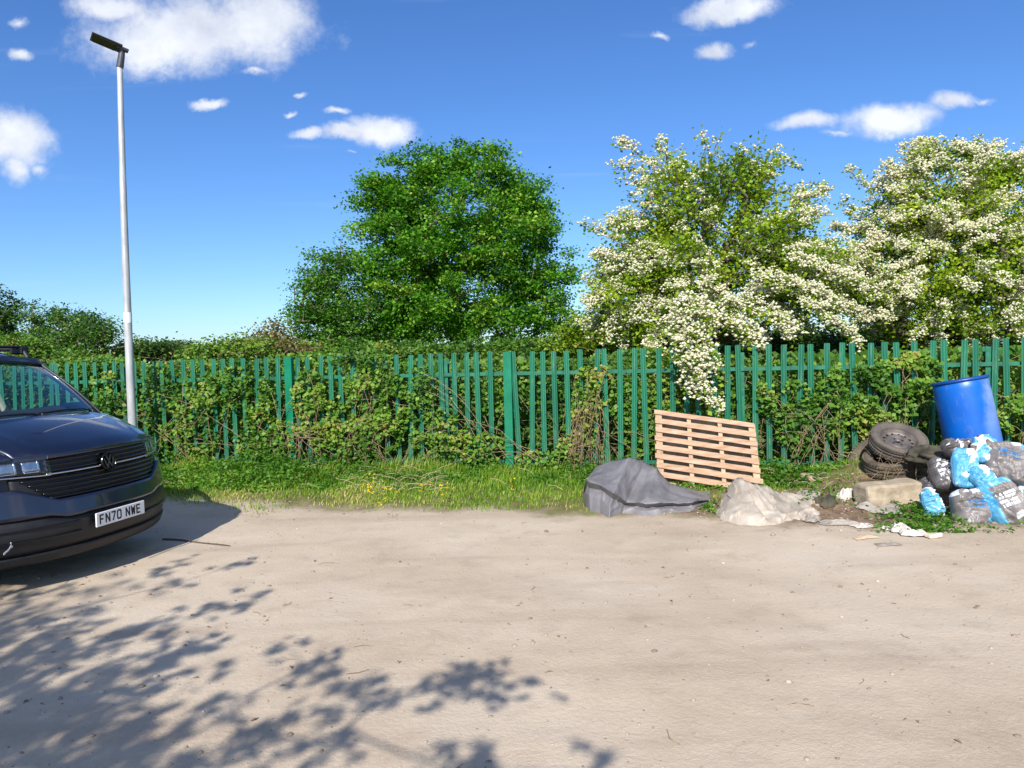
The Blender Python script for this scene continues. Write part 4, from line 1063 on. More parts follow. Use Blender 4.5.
# ------------------------------------------------------------------ sacks
sk_grey = surf('sack_grey_plastic', lin(104, 98, 96), lin(146, 140, 138), 5, .42, bump=.5, bscale=16, bdist=.012, rv=.15)
sk_dark = surf('sack_dark_plastic', lin(76, 72, 73), lin(122, 116, 115), 5, .4, bump=.5, bscale=16, bdist=.012, rv=.15)
sk_blue = surf('sack_light_blue', lin(70, 148, 190), lin(118, 180, 208), 5, .45, bump=.7, bscale=18, bdist=.01)
sk_dblue = surf('sack_print_blue', lin(36, 96, 146), lin(60, 120, 168), 5, .5)
sk_white = surf('sack_white', lin(206, 212, 216), lin(232, 234, 234), 5, .45, bump=.3, bscale=18, bdist=.01)
MS = [sk_grey, sk_dark, sk_blue, sk_dblue, sk_white]
# pattern functions u in [-1,1] across, v in [-1,1] up -> material slot
def dash(u, v, v0, h, seed, n=11, u0=-.55, u1=.55):
    if not (v0 - h < v < v0 + h and u0 < u < u1): return False
    k = int((u - u0) / (u1 - u0) * n * 3); return noise.noise(Vector((k * .9 + seed, seed * 1.7, 0))) > -.12
def pat_centre(u, v):
    if u > .52 + .18 * v: return 2
    if dash(u, v, .28, .10, 3) or dash(u, v, .05, .06, 8): return 3
    if v > .78: return 4 if fnoise(u, v, 1, 4) > 0 else 0
    return 0
def pat_text(u, v):
    if u < -.62 + .1 * v: return 2
    if v > .72: return 2
    for i, v0 in enumerate((.38, .22, .02, -.12)):
        if dash(u, v, v0, .055, i * 3.3 + 1): return 4
    if -.72 < v < -.5 and abs(u) < .2: return 4
    return 0
def pat_dark(u, v):
    for i, v0 in enumerate((.62, .44, .26, -.02, -.2, -.38, -.6)):
        if dash(u, v, v0, .06, i * 2.1 + 5, 9, -.8, .8): return 4
    return 1
def pat_blue(u, v): return 4 if (v > .55 and u > -.1) or fnoise(u, v, 4, 1.7) > .22 else 2
def pat_band(u, v):
    if u > .55 - .12 * v: return 2
    if dash(u, v, .32, .10, 6, 9, -.6, .35) or (abs(v - .14) < .03 and -.6 < u < .35): return 3
    if v > .8: return 4 if u > 0 else 0
    return 0 if fnoise(u, v, 2, 1.2) > -.25 else 0
def pat_mix(u, v): 
    q = fnoise(u, v, 6, 1.6)
    return 2 if q > .08 else 4 if q > -.2 else 0
def sack(px, py, Y, w, h, t, roll, lean, yaw, pat, label, seed, flat=1.0, rag=.0):
    """centre pixel, depth, size; roll in the picture, lean backwards"""
    rs = np.random.default_rng(seed); nu, nv = 40, 52; c = at(px, py, Y)
    Mx = Matrix.Rotation(yaw, 4, 'Z') @ Matrix.Rotation(-lean, 4, 'X') @ Matrix.Rotation(roll, 4, 'Y')
    V = []; Fs = []; mi = []
    for s in (1, -1):
        for i in range(nu + 1):
            for j in range(nv + 1):
                u = -1 + 2 * i / nu; v = -1 + 2 * j / nv
                e = max(0, (1 - abs(u) ** 2.6)) ** .5 * max(0, (1 - abs(v) ** 3.2)) ** .5
                bul = 1 + .25 * -v                      # sagging towards the bottom
                wr = .036 * ridge(u * 1.3 + seed, v * 2.6 + s, 1, 1.3) + .030 * ridge(u * 4 + v * 1.2, v * 1.2 + seed, 4 + s, 1.2) + .008 * fnoise(u, v, seed, 7)
                pin = 1 - .12 * abs(v) ** 6 - rag * max(0, v) ** 2 * .5
                x = u * w / 2 * pin * (1 + .06 * fnoise(v, seed, 3, 2)); z = v * h / 2 * (1 - .08 * abs(u) ** 4)
                x += .02 * fnoise(u, v, seed + 9, 1.5); z += .02 * fnoise(u, v, seed + 20, 1.5)
                y = -s * (t / 2 * e * bul + wr * e ** .5 - .01 * (1 - e)) + .03 * fnoise(u, v, seed + 30, 1.1)
                V.append(Mx @ Vector((x, y, z)))
        o_ = len(V) - (nu + 1) * (nv + 1)
        for i in range(nu):
            for j in range(nv):
                a = o_ + i * (nv + 1) + j; f = (a, a + nv + 1, a + nv + 2, a + 1)
                Fs.append(f if s == 1 else f[::-1]); mi.append(pat(-1 + 2 * (i + .5) / nu, -1 + 2 * (j + .5) / nv))
    o = mesh('sack', V, Fs, None, smooth=True, mats=MS, midx=mi, local=True); o.location = c
    tag(o, label, 'sack', 'emptied and full plastic sacks in the heap'); return o
sack(970, 509, 6.75, .31, .38, .20, -.05, .35, .1, pat_centre, 'grey sack with a light blue right edge, front middle of the heap', 1)
sack(1003, 504, 6.72, .36, .46, .22, -.35, .45, -.1, pat_text, 'grey sack with white printed lines and a blue left edge, slumped front right', 2)
sack(931, 503, 6.9, .18, .28, .06, -.12, .3, .3, pat_blue, 'small crumpled light blue sack by the grass, leftmost of the heap', 3, rag=.4)
sack(945, 475, 7.15, .30, .34, .14, .2, .7, .2, pat_dark, 'dark sack with rows of white print behind the small blue sack', 4)
sack(965, 468, 7.0, .26, .42, .07, .35, .5, .1, pat_blue, 'light blue sack standing crumpled in the middle of the heap', 5, rag=.3)
sack(984, 449, 7.1, .24, .30, .06, .5, .5, -.1, pat_mix, 'torn blue and white sack top just below the blue drum', 6, rag=.6)
sack(1008, 463, 7.0, .42, .42, .15, .22, .45, -.2, pat_band, 'big grey sack with blue print and a blue right side, upper right of the heap', 7)
sack(984, 480, 6.85, .22, .30, .06, -.3, .5, 0, pat_blue, 'light blue folded sack end resting between the two front sacks', 8, rag=.2)
sack(1026, 492, 6.95, .26, .22, .14, .1, .6, -.2, pat_mix, 'white and blue sack at the right edge of the photo, behind the front right sack', 9)
sack(958, 448, 7.35, .30, .16, .12, .12, .8, 0, lambda u, v: 1 if fnoise(u, v, 8, 3) < .25 else 4, 'thin dark sack with pale streaks at the foot of the blue drum', 10)
sack(935, 486, 7.25, .30, .18, .14, 0, .7, 0, lambda u, v: 1, 'plain dark sack pressed down between concrete block and printed sack', 11)
sack(1030, 520, 6.8, .20, .30, .16, 0, .4, 0, lambda u, v: 1 if u > -.3 or v < .2 else 3, 'dark sack cut off by the right edge, lowest of the heap', 12)
# dark cloth bundle between the tyres and the drum
cloth_d = surf('dark_cloth', lin(44, 42, 34), lin(88, 82, 66), 7, .95, bump=.6, bscale=24, bdist=.01)
V = []; Fs = []; cc = at(932, 457, 7.75)
nu, nv = 40, 24
for i in range(nu):
    for j in range(nv + 1):
        t = 2 * math.pi * i / nu; f = math.pi * j / nv; d = Vector((math.sin(f) * math.cos(t), math.sin(f) * math.sin(t), math.cos(f)))
        k = 1 + .35 * noise.noise(d * 2.4) + .28 * (1 - 2 * abs(noise.noise(d * 4.2 + Vector((3, 1, 0))))) * .5
        V.append(cc + Vector((d.x * .22, d.y * .2, d.z * .11)) * k)
for i in range(nu):
    for j in range(nv):
        a = i * (nv + 1) + j; c2 = ((i + 1) % nu) * (nv + 1) + j; Fs.append((a, a + 1, c2 + 1, c2))
tag(mesh('cloth_bundle', V, Fs, cloth_d, smooth=True), 'bundle of dark dirty cloth between the tyres and the blue drum', 'cloth')
# scraps of paper, plaster and plastic
scrap_w = surf('torn_white_plastic', lin(178, 168, 156), lin(206, 198, 188), 12, .6, bump=.4, bscale=30)
scrap_g = surf('dusty_grey_plastic', lin(128, 120, 110), lin(160, 150, 140), 12, .6, bump=.4, bscale=30)
scrap_b = surf('cardboard', lin(176, 150, 122), lin(206, 182, 152), 12, .9)
def scrap(px, py, w, d, h, ang, mat, label, seed, cat='scrap', name='plastic_scrap'):
    p = gpz(px, py); rs = np.random.default_rng(seed)
    def fn(u, v):
        a = (u - .5) * w * (1 + .3 * fnoise(v, seed, 1, 4)); b_ = (v - .5) * d * (1 + .3 * fnoise(u, seed, 2, 4))
        z = h * max(0, .35 + 1.0 * ridge(u * 1.5 + seed * .7, v * 1.2, seed, 1.6) * .6 + .5 * fnoise(u, v, seed + 3, 5)) * (1 - max(abs(2 * u - 1), abs(2 * v - 1)) ** 4 * .8)
        x = p.x + a * math.cos(ang) - b_ * math.sin(ang); y = p.y + a * math.sin(ang) + b_ * math.cos(ang)
        return Vector((x, y, zg(x, y) + .006 + z))
    V, Fs = grid_surf(fn, 22, 16, .002, (0, 0, 1)); o = mesh(name, V, Fs, mat); tag(o, label, cat); return o
scrap(897, 531, .16, .20, .07, .4, scrap_w, 'crumpled white scrap on the dirt in front of the sacks', 1)
scrap(913, 535, .22, .14, .06, -.3, scrap_w, 'torn white folded scrap directly right of the crumpled white one', 2)
scrap(846, 497, .20, .12, .09, .5, scrap_w, 'bent white scrap standing up on the litter left of the concrete block', 3)
scrap(864, 500, .16, .14, .08, -.5, scrap_w, 'second bent white scrap nearest the left end of the concrete block', 4)
scrap(878, 512, .40, .20, .06, -.35, scrap_g, 'long dusty grey plastic strip below the concrete block', 5)
scrap(840, 524, .34, .10, .035, -.15, scrap_g, 'flat grey plastic strip pressed in the soil right of the beige sheet', 6)
scrap(862, 527, .16, .12, .03, .2, scrap_w, 'small flat pale scrap in the middle of the bare soil', 7)
scrap(856, 478, .16, .05, .02, .1, scrap_w, 'thin white strip beside the left end of the concrete block', 8)
scrap(812, 521, .18, .12, .06, .8, scrap_g, 'grey rag at the right tip of the beige sheet', 9)
scrap(888, 545, .20, .07, .012, 0, scrap_g, 'faint flat grey patch of plastic trodden in the dirt', 10)
scrap(826, 508, .20, .16, .07, .3, cloth_d, 'dark torn scrap between the beige sheet and the white scraps', 11, name='cloth_scrap')
scrap(866, 538, .22, .06, .012, .2, scrap_b, 'flat brown piece of card trodden in at the edge of the yard', 12, name='card_scrap')
# loose rubble in the soil: too small and many to count
Vs = []; Fs = []; T = []
for i in range(700):
    x = 3.9 + rng.normal() * 1.0; y = 7.35 + rng.normal() * .42; s = min(.03, .006 + .009 * rng.exponential())
    v = ico(s, rng) * np.array([1, rng.uniform(.6, 1), rng.uniform(.35, .8)]) + np.array([x, y, zg(x, y) + s * .2]); Fs.append(IF + len(Vs) * 12); Vs.append(v); T += [rng.uniform(0, .75)] * 20
tag(mesh('rubble', np.concatenate(Vs), np.concatenate(Fs), mst, tint=T), 'small broken rubble strewn over the bare soil at the right', 'rubble', kind='stuff')
# dry twigs and grass tangled over the tyres
mb = MB()
for k in range(48):
    c_ = at(r.uniform(868, 925), r.uniform(452, 476), r.uniform(7.75, 8.1)); a = r.uniform(0, 6.28); L = r.uniform(.08, .28)
    mb.tube([c_, c_ + Vector((L * .5 * math.cos(a), -.03, r.uniform(-.02, .1))), c_ + Vector((L * math.cos(a), -.05, L * .4 * math.sin(a)))], .0022, 4, False)
tag(mb.build('dry_stalks', M_['cane']), 'dry brown stalks tangled around the dumped tyres', 'stalks', kind='stuff')
P = []
for (px, py, sx_, sy_, Y, k) in [(903, 512, 16, 12, 7.35, 650), (925, 522, 14, 8, 6.95, 480), (945, 520, 14, 7, 6.85, 300), (852, 496, 24, 6, 7.3, 220), (818, 494, 10, 5, 7.3, 160), (709, 508, 5, 3, 7.3, 110), (960, 532, 30, 3, 6.55, 120), (888, 500, 8, 10, 7.5, 250), (930, 425, 10, 6, 7.9, 0)]:
    for q in range(k):
        p = gpz(px + r.normal() * sx_, min(533, py + 1 + r.normal() * sy_)); h_ = .13 * max(0, 1 - abs(r.normal()) * .5) * (.6 + noise.noise(Vector((p.x * 5, p.y * 5, 2))))
        if h_ > .01: P.append((p.x, p.y, p.z + h_ * r.uniform(.1, 1)))
P = np.array(P); V, Fq = leaf_quads(P, .045, .8, .5, rs=r, droop=.1)
tag(mesh('low_weeds', V, Fq, M_['leaf_weed'], tint=np.clip(r.normal(.35, .22, len(P)), 0, 1)), 'small weeds sprouting in front of the concrete block and sacks', 'weeds', kind='stuff')
# stick on the yard
mb = MB(); a = gpz(163, 540); b_ = gpz(231, 546); pts = [a.lerp(b_, f) + Vector((0, .02 * math.sin(f * 5), .007 + .004 * math.sin(f * 9))) for f in np.linspace(0, 1, 9)]
mb.tube(pts, [.011, .009, .009, .008, .008, .007, .006, .005, .003], 6); tag(mb.build('stick', M_['twig_haw']), 'thin straight dark stick lying on the dirt right of the van', 'stick')
# ------------------------------------------------------------------ van (local: +x forward, +y its left, far side)
navy = surf('van_navy_paint', lin(26, 33, 54), lin(31, 39, 62), 3, .32, metal=.35, coat=1.0, rv=.03)
blk = surf('van_black_plastic', lin(20, 20, 23), lin(28, 28, 32), 20, .5, bump=.1, bscale=200)
blk2 = surf('van_gloss_black', lin(8, 8, 10), lin(12, 12, 14), 20, .2)
chrome = surf('chrome', lin(190, 195, 200), lin(205, 208, 212), 5, .18, metal=1)
silver = surf('lamp_reflector', lin(150, 160, 172), lin(200, 205, 212), 14, .22, metal=.9)
interior = surf('van_interior', lin(26, 27, 32), lin(40, 41, 47), 8, .8)
def glassm(name, tint, refl=.10, alpha=.75):
    m, nt, out = newmat(name); b = NB(nt)
    t = b.n('ShaderNodeBsdfTransparent'); t.inputs[0].default_value = tint
    g_ = b.n('ShaderNodeBsdfGlossy'); g_.inputs['Roughness'].default_value = .02; g_.inputs[0].default_value = (.9, .95, 1, 1)
    fr = b.n('ShaderNodeFresnel'); fr.inputs[0].default_value = 1.55
    mx = b.n('ShaderNodeMixShader'); gm = b.n('ShaderNodeNewGeometry'); b.l(b.math('MULTIPLY', b.math('ADD', fr.outputs[0], refl, clamp=True), b.math('SUBTRACT', 1.0, gm.outputs['Backfacing'])), mx.inputs[0]); b.l(t.outputs[0], mx.inputs[1]); b.l(g_.outputs[0], mx.inputs[2]); b.l(mx.outputs[0], out.inputs[0]); return m
glass = glassm('van_glass', (.90, .97, .96, 1), .05); dglass = glassm('van_dark_glass', (.40, .43, .46, 1), .03); lglass = glassm('lamp_cover', (.96, .97, .98, 1), .0)
TH = R(-13.0)
O = at(117, 515, 5.9)
van = empty('van', (O.x, O.y, 0), TH)
tag(van, 'dark navy camper van parked at the left edge with its front facing right', 'van')
def F_(y, z):
    a = abs(y)
    rake = .085 * (z - .5) / .42 if z > .5 else (.5 - z) ** 2 * .9
    return -(rake + .30 * (a / .93) ** 2.7)
def vm(name, V, Fs, mat, parent=None, smooth=True, **k):
    return mesh(name, V, Fs, mat, parent or van, smooth, local=True, **k)
def patch(name, zlo, zhi, y0, y1, off, mat, ny_=40, nz_=6, thick=.02, parent=None, smooth=True):
    """panel following the front: between z curves (functions of y)"""
    def fn(u, v):
        y = y0 + (y1 - y0) * u; z = zlo(y) + (zhi(y) - zlo(y)) * v
        return Vector((F_(y, z) + off, y, z))
    V, Fs = grid_surf(fn, ny_, nz_, thick, (1, 0, 0)); return vm(name, V, Fs, mat, parent, smooth)
K = lambda v: (lambda y: v)
# main body shell: sections along the van
def sect(x, hw, zb, zt, crown, shoulder=.10, inset=.06, n=7):
    pts = [(0, zb), (hw * .8, zb), (hw - .03, zb + .06), (hw - .005, zb + .2), (hw, .60), (hw - .004, .80), (hw - .012, zt - shoulder * 1.4), (hw - .03, zt - shoulder * .55), (hw - inset, zt - .02), (hw - inset - .07, zt + crown * .25), (hw * .6, zt + crown * .7), (hw * .3, zt + crown * .93), (0, zt + crown)]
    return pts
secs = []
# x (centre line), half width, bottom, edge top, crown
S_ = [(-.02, .925, .27, .985, .03), (-.10, .93, .25, 1.03, .035), (-.30, .938, .24, 1.085, .05), (-.55, .945, .24, 1.15, .055), (-.80, .95, .24, 1.20, .05), (-1.0, .952, .24, 1.24, .03), (-1.3, .952, .24, 1.25, .0), (-2.2, .952, .24, 1.25, 0), (-3.4, .952, .24, 1.25, 0), (-4.5, .95, .26, 1.25, 0), (-4.85, .93, .3, 1.25, 0), (-4.90, .90, .34, 1.24, 0)]
V = []; Fs = []
for (x, hw, zb, zt, cr) in S_:
    half = sect(x, hw, zb, zt, cr)
    ring = [(-y, z) for (y, z) in half[::-1]] + [(y, z) for (y, z) in half[1:]]
    fo = max(0, 1 + x / 1.25)          # the sweep of the nose fades backwards
    for (y, z) in ring:
        xx = x + (F_(y, max(.5, z)) - F_(0, .5)) * fo ** 1.3 if x > -1.2 else x
        V.append((xx - .012, y, z))
L = len(ring)
for i in range(len(S_) - 1):
    for k in range(L - 1): Fs.append((i * L + k, i * L + k + 1, (i + 1) * L + k + 1, (i + 1) * L + k))
    Fs.append((i * L + L - 1, i * L, (i + 1) * L, (i + 1) * L + L - 1))
Fs.append(tuple((len(S_) - 1) * L + k for k in range(L))); Fs.append(tuple(range(L))[::-1])
body = vm('body', V, [f[::-1] for f in Fs], navy)
# nose core so nothing shows through between the panels
V, Fq_ = grid_surf(lambda u, v: Vector((F_(-.9 + 1.8 * u, .28 + .72 * v) - .035, -.9 + 1.8 * u, .28 + .72 * v)), 40, 14, .05, (1, 0, 0)); vm('nose_panel', V, Fq_, blk2)
# bonnet: leading edge over the grille back to the cowl
def bon(u, v):
    a = -1 + 2 * u; y = a * (.70 + .12 * v)
    z0 = 1.035 - .012 * a * a; x0 = F_(y, z0) + .012
    zc = 1.285 - .05 * a * a; xc = -.73 - .15 * a * a
    x = x0 + (xc - x0) * v; z = z0 + (zc - z0) * (v ** .82) + .028 * math.sin(math.pi * v) * (1 - .3 * a * a)
    z += .010 * math.exp(-((abs(a) - .80) / .07) ** 2) * min(1, v * 4)          # crease lines
    z -= .035 * max(0, 1 - v * 9) ** 2
    return Vector((x, y, z))
V, Fs = grid_surf(bon, 49, 28, .02); 
if (Vector(V[28 * 24 + 14]) - Vector(V[28 * 24 + 14 + len(V) // 2])).z < 0: V, Fs = grid_surf(bon, 49, 28, -.02)
vm('bonnet', V, Fs, navy)
# fender tops either side of the bonnet, above the headlights
for s in (1, -1):
    def fen(u, v, s=s):
        a = .70 + .12 * v + .006; yo = .955 - .01 * (1 - v)
        y = (a + (yo - a) * u); zc = 1.255 - .0 * u
        ed = u ** 3.0
        z0 = 1.022 - .03 * u; x0 = F_(y, z0) + .008; x1 = -.90 - .10
        x = x0 + (x1 - x0) * v
        zt = z0 + (1.262 - z0) * v ** .85 + .02 * math.sin(math.pi * v)
        return Vector((x, s * y, zt - .10 * ed * (.35 + .65 * v)))
    V, Fs = grid_surf(fen, 14, 22, .015, (0, 0, 1)); vm('front_wing', V, Fs, navy)
# grille
patch('grille_surround', K(.87), lambda y: 1.008 - .02 * (y / .5) ** 2, -.56, .56, -.018, blk2, thick=.02)
gr = patch('upper_grille', K(.885), lambda y: 1.0 - .02 * (y / .5) ** 2, -.52, .52, -.006, blk, thick=.01)
for k, z in enumerate((.905, .94, .975)):
    patch('slat', K(z - .006), K(z + .006), -.52, .52, .012, blk2, 40, 2, .022, gr)
patch('chrome_strip', K(.872), K(.883), -.53, .53, .014, chrome, 50, 2, .02)
lg = patch('lower_grille', lambda y: .67 + .10 * max(0, (abs(y) - .42) / .3) ** 1.4, K(.868), -.74, .74, -.012, blk, 50, 5, .02)
for z in (.70, .735, .77, .805, .84):
    yy_ = .50 + (z - .67) * 1.1; patch('slat', K(z - .007), K(z + .007), -yy_, yy_, .010, blk2, 40, 2, .026, lg)
# painted bumper band and lower intake
def zl(y): return .545 + .03 * min(1, max(0, (abs(y) - .45) / .12)) - .0 * abs(y)
def zh(y): return .68 + .115 * min(1, max(0, (abs(y) - .48) / .26)) ** 1.1
patch('bumper', zl, zh, -.93, .93, .022, navy, 90, 8, .06)
patch('lower_intake', K(.30), lambda y: zl(y) - .004, -.92, .92, .004, blk, 60, 6, .05)
patch('intake_lip', K(.405), K(.418), -.90, -.34, .024, blk2, 30, 2, .03); patch('intake_lip', K(.405), K(.418), .34, .90, .024, blk2, 30, 2, .03)
patch('spoiler_lip', lambda y: .215 + .02 * abs(y), lambda y: .30, -.92, .92, .020, blk, 60, 5, .06)
patch('trim_line', K(.492), K(.500), -.90, -.36, .016, blk2, 30, 2, .02)
# headlights
for s in (1, -1):
    def zlo(y): return .880 + .018 * max(0, (abs(y) - .5) / .4)
    def zhi(y): return 1.018 - .02 * max(0, (abs(y) - .7) / .2)
    y0, y1 = (.50, .925) if s == 1 else (-.925, -.50)
    hb = patch('headlight', zlo, zhi, y0, y1, -.012, blk2, 20, 6, .03)
    for (ya, yb) in ((.56, .66), (.70, .80)):
        A_, B_ = (ya, yb) if s == 1 else (-yb, -ya)
        patch('reflector', K(.91), K(.985), A_, B_, .000, silver, 8, 5, .01, hb)
        patch('light_bar', K(.903), K(.911), A_, B_, .008, chrome, 8, 2, .01, hb)
        e = A_ if s == 1 else B_ - .012
        patch('light_bar', K(.911), K(.990), e, e + .012, .008, chrome, 3, 4, .01, hb)
    patch('lens', zlo, zhi, y0, y1, .016, lglass, 20, 6, .003, hb)
    patch('chrome_strip', lambda y: zlo(y) - .014, lambda y: zlo(y) - .004, y0, y1, .014, chrome, 20, 2, .02)
# round badge with its letters
zB = .898; xB = F_(0, zB) + .022
bad = MB(); Mb = Matrix.Translation((xB, 0, zB)) @ Matrix.Rotation(R(90 - 11), 4, 'Y')
bad.lathe([(0, 0), (.058, 0), (.062, .004), (.066, .012), (.074, .012), (.077, .006), (.077, -.02), (0, -.02)], 40, Mb); bd = bad.build('badge', blk2, van, smooth=False, local=True)
mb = MB()
def stroke(mb, M, p, q, w, d):
    p = Vector((p[0], p[1])); q = Vector((q[0], q[1])); L_ = (q - p).length; a = math.atan2(q.y - p.y, q.x - p.x); c_ = (p + q) / 2
    mb.box((0, 0, 0), (L_ + w * .6, w, d), M @ Matrix.Translation((c_.x, c_.y, 0)) @ Matrix.Rotation(a, 4, 'Z'))
MF = Matrix.Translation((xB + .006, 0, zB)) @ Matrix(((.19, 0, .98, 0), (0, 1, 0, 0), (0, 0, 0, 0), (0, 0, 0, 1)))
MF = Matrix.Translation((xB + .008, 0, zB)) @ Matrix(((0, -.19, .98, 0), (1, 0, 0, 0), (0, .98, .19, 0), (0, 0, 0, 1)))
for a_, b_ in [((-.026, .052), (0, .006)), ((.026, .052), (0, .006)), ((-.050, .030), (-.024, -.046)), ((-.024, -.046), (0, .0)), ((0, .0), (.024, -.046)), ((.024, -.046), (.050, .030))]:
    stroke(mb, MF, a_, b_, .010, .006)
mb.build('emblem', surf('badge_grey', lin(70, 74, 84), lin(96, 100, 110), 20, .3, metal=.8), bd, local=True)
# number plate FN70 NWE
pz_ = .468; px_ = F_(0, pz_) + .040
plate_m = surf('plate_white', lin(226, 228, 230), lin(238, 238, 240), 6, .4); char_m = surf('plate_black', lin(14, 14, 18), lin(20, 20, 24), 6, .5)
mb = MB(); mb.box((px_, 0, pz_), (.012, .52, .111), bev=.003); pl = mb.build('number_plate', plate_m, van, local=True)
GL = {'F': [((0, 0), (0, 1)), ((0, 1), (.9, 1)), ((0, .52), (.75, .52))], 'N': [((0, 0), (0, 1)), ((0, 1), (1, 0)), ((1, 0), (1, 1))], '7': [((0, 1), (1, 1)), ((1, 1), (.35, 0))],
      '0': [((.15, 0), (.85, 0)), ((.85, 0), (1, .15)), ((1, .15), (1, .85)), ((1, .85), (.85, 1)), ((.85, 1), (.15, 1)), ((.15, 1), (0, .85)), ((0, .85), (0, .15)), ((0, .15), (.15, 0))],
      'W': [((0, 1), (.2, 0)), ((.2, 0), (.5, .8)), ((.5, .8), (.8, 0)), ((.8, 0), (1, 1))], 'E': [((0, 0), (0, 1)), ((0, 1), (.9, 1)), ((0, .52), (.8, .52)), ((0, 0), (.9, 0))]}
yc = -.225
for ch in 'FN70 NWE':
    if ch == ' ': yc += .034; continue
    mb = MB(); MP = Matrix.Translation((px_ + .0068, yc, pz_ - .033)) @ Matrix(((0, 0, 1, 0), (1, 0, 0, 0), (0, 1, 0, 0), (0, 0, 0, 1)))
    for a_, b_ in GL[ch]: stroke(mb, MP, (a_[0] * .037, a_[1] * .066), (b_[0] * .037, b_[1] * .066), .0125, .0016)
    mb.build('plate_character', char_m, pl, local=True); yc += .0605
# white mark on the lower bumper (near side)
mb = MB(); y_ = -.82; MQ = Matrix.Translation((F_(y_, .40) + .045, y_, .375)) @ Matrix.Rotation(.45, 4, 'Z') @ Matrix(((0, 0, 1, 0), (1, 0, 0, 0), (0, 1, 0, 0), (0, 0, 0, 1)))
for a_, b_ in [((-.10, .0), (-.02, .012)), ((-.02, .012), (.03, .035)), ((.03, .035), (.012, .05)), ((.02, .02), (.055, .02))]: stroke(mb, MQ, a_, b_, .012, .003)
mb.build('white_mark', plate_m, van, local=True)
# greenhouse
def wsp(u, v):                       # windscreen surface, u across, v up
    a = -1 + 2 * u; hw = .835 - .105 * v
    return Vector((-.76 - .15 * a * a - .555 * v + .035 * math.sin(math.pi * v), a * hw, 1.265 - .02 * a * a + .475 * v + .0 * a))
V, Fs = grid_surf(wsp, 25, 12, .006); vm('windscreen', V, Fs, glass)
# black cowl and screen edge band
def cow(u, v): p = wsp(u, 0); return p + Vector((.075 * (1 - v), 0, -.022 * (1 - v) - .006))
V, Fs = grid_surf(cow, 25, 3, .02, (0, 0, 1)); vm('cowl', V, Fs, blk)
for (ya, yb, dz) in ((-.62, .06, .012), (.02, .70, .018)):
    mb = MB(); f = lambda y, h: wsp((y / .83 + 1) / 2, h) + Vector((.012, 0, .014))
    mb.tube([f(yb, .0), f(yb - .1, .045), f((ya + yb) / 2, .06), f(ya, .035)], .008, 6); mb.tube([f(yb, -.02), f(yb, .02)], .016, 8); mb.build('wiper', blk, van, local=True)
# A pillars with a rubber edge
for s in (1, -1):
    u0 = 1 if s == 1 else 0; mb = MB()
    pts = [wsp(u0, v) + Vector((-.035, s * .012, -.005)) for v in np.linspace(-.03, 1.03, 10)]
    mb.tube(pts, .034, 8); mb.build('pillar', navy, van, smooth=True, local=True)
    mb = MB(); mb.tube([wsp(u0, v) + Vector((.004, s * .002, .004)) for v in np.linspace(-.02, 1.02, 10)], .0075, 6); mb.build('screen_seal', blk, van, local=True)
# roof: front edge with a dark strip, crown behind
def roof(u, v):
    a = -1 + 2 * u; x0 = wsp(u, 1).x + .015; x1 = -4.78; x = x0 + (x1 - x0) * v
    hw = .745 + .055 * min(1, v * 3); ed = abs(a) ** 5
    z = 1.775 + .095 * (1 - math.exp(-v * 14)) - .075 * ed - .02 * a * a
    return Vector((x, a * hw, z - (.06 * max(0, v - .93) / .07)))
V, Fs = grid_surf(roof, 25, 60, .045, (0, 0, 1)); vm('roof', V, Fs, navy)
def strip(u, v): p = wsp(u, 1); return p + Vector((.035 - .05 * v, 0, -.012 + .065 * v))
V, Fs = grid_surf(strip, 25, 4, .03, (1, 0, 0)); vm('roof_edge_strip', V, Fs, blk)
for s in (1, -1):
    mb = MB(); mb.tube([(-1.52, s * .67, 1.78), (-1.56, s * .67, 1.84), (-1.7, s * .67, 1.865), (-4.4, s * .67, 1.865), (-4.5, s * .67, 1.82)], .022, 8); rl = mb.build('roof_rail', blk, van, local=True)
for x in (-1.62, -3.6):
    mb = MB(); mb.box((x, 0, 1.885), (.09, 1.42, .022), bev=.01)
    for s in (1, -1): mb.box((x, s * .67, 1.85), (.14, .07, .075), bev=.012)
    mb.build('roof_bar', blk, van, local=True)
# side pillars, glass and rear
def sideq(s, xa, xb, z0=1.245, z1=1.76, thick=.01, lean=.19):
    def fn(u, v):
        z = z0 + (z1 - z0) * v; y = .935 - lean * v - .02 * v * v
        xA = xa[0] + (xa[1] - xa[0]) * v; xB_ = xb[0] + (xb[1] - xb[0]) * v
        return Vector((xA + (xB_ - xA) * u, s * y, z))
    return grid_surf(fn, 8, 6, thick, (0, s, 0))
for s in (1, -1):
    for nm, xa, xb, mt in [('window', (-1.05, -1.46), (-2.16, -2.16), glass), ('pillar', (-2.165, -2.165), (-2.28, -2.28), navy), ('window', (-2.285, -2.285), (-3.2, -3.2), dglass), ('pillar', (-3.205, -3.205), (-3.34, -3.34), navy), ('window', (-3.345, -3.345), (-4.62, -4.58), dglass), ('pillar', (-4.625, -4.585), (-4.86, -4.78), navy)]:
        V, Fs = sideq(s, xa, xb); vm(nm, V, Fs, mt)
V, Fs = grid_surf(lambda u, v: Vector((-4.86 + .08 * v, (-1 + 2 * u) * (.91 - .17 * v), 1.245 + .56 * v)), 8, 6, .012, (-1, 0, 0)); vm('rear_window', V, Fs, dglass)
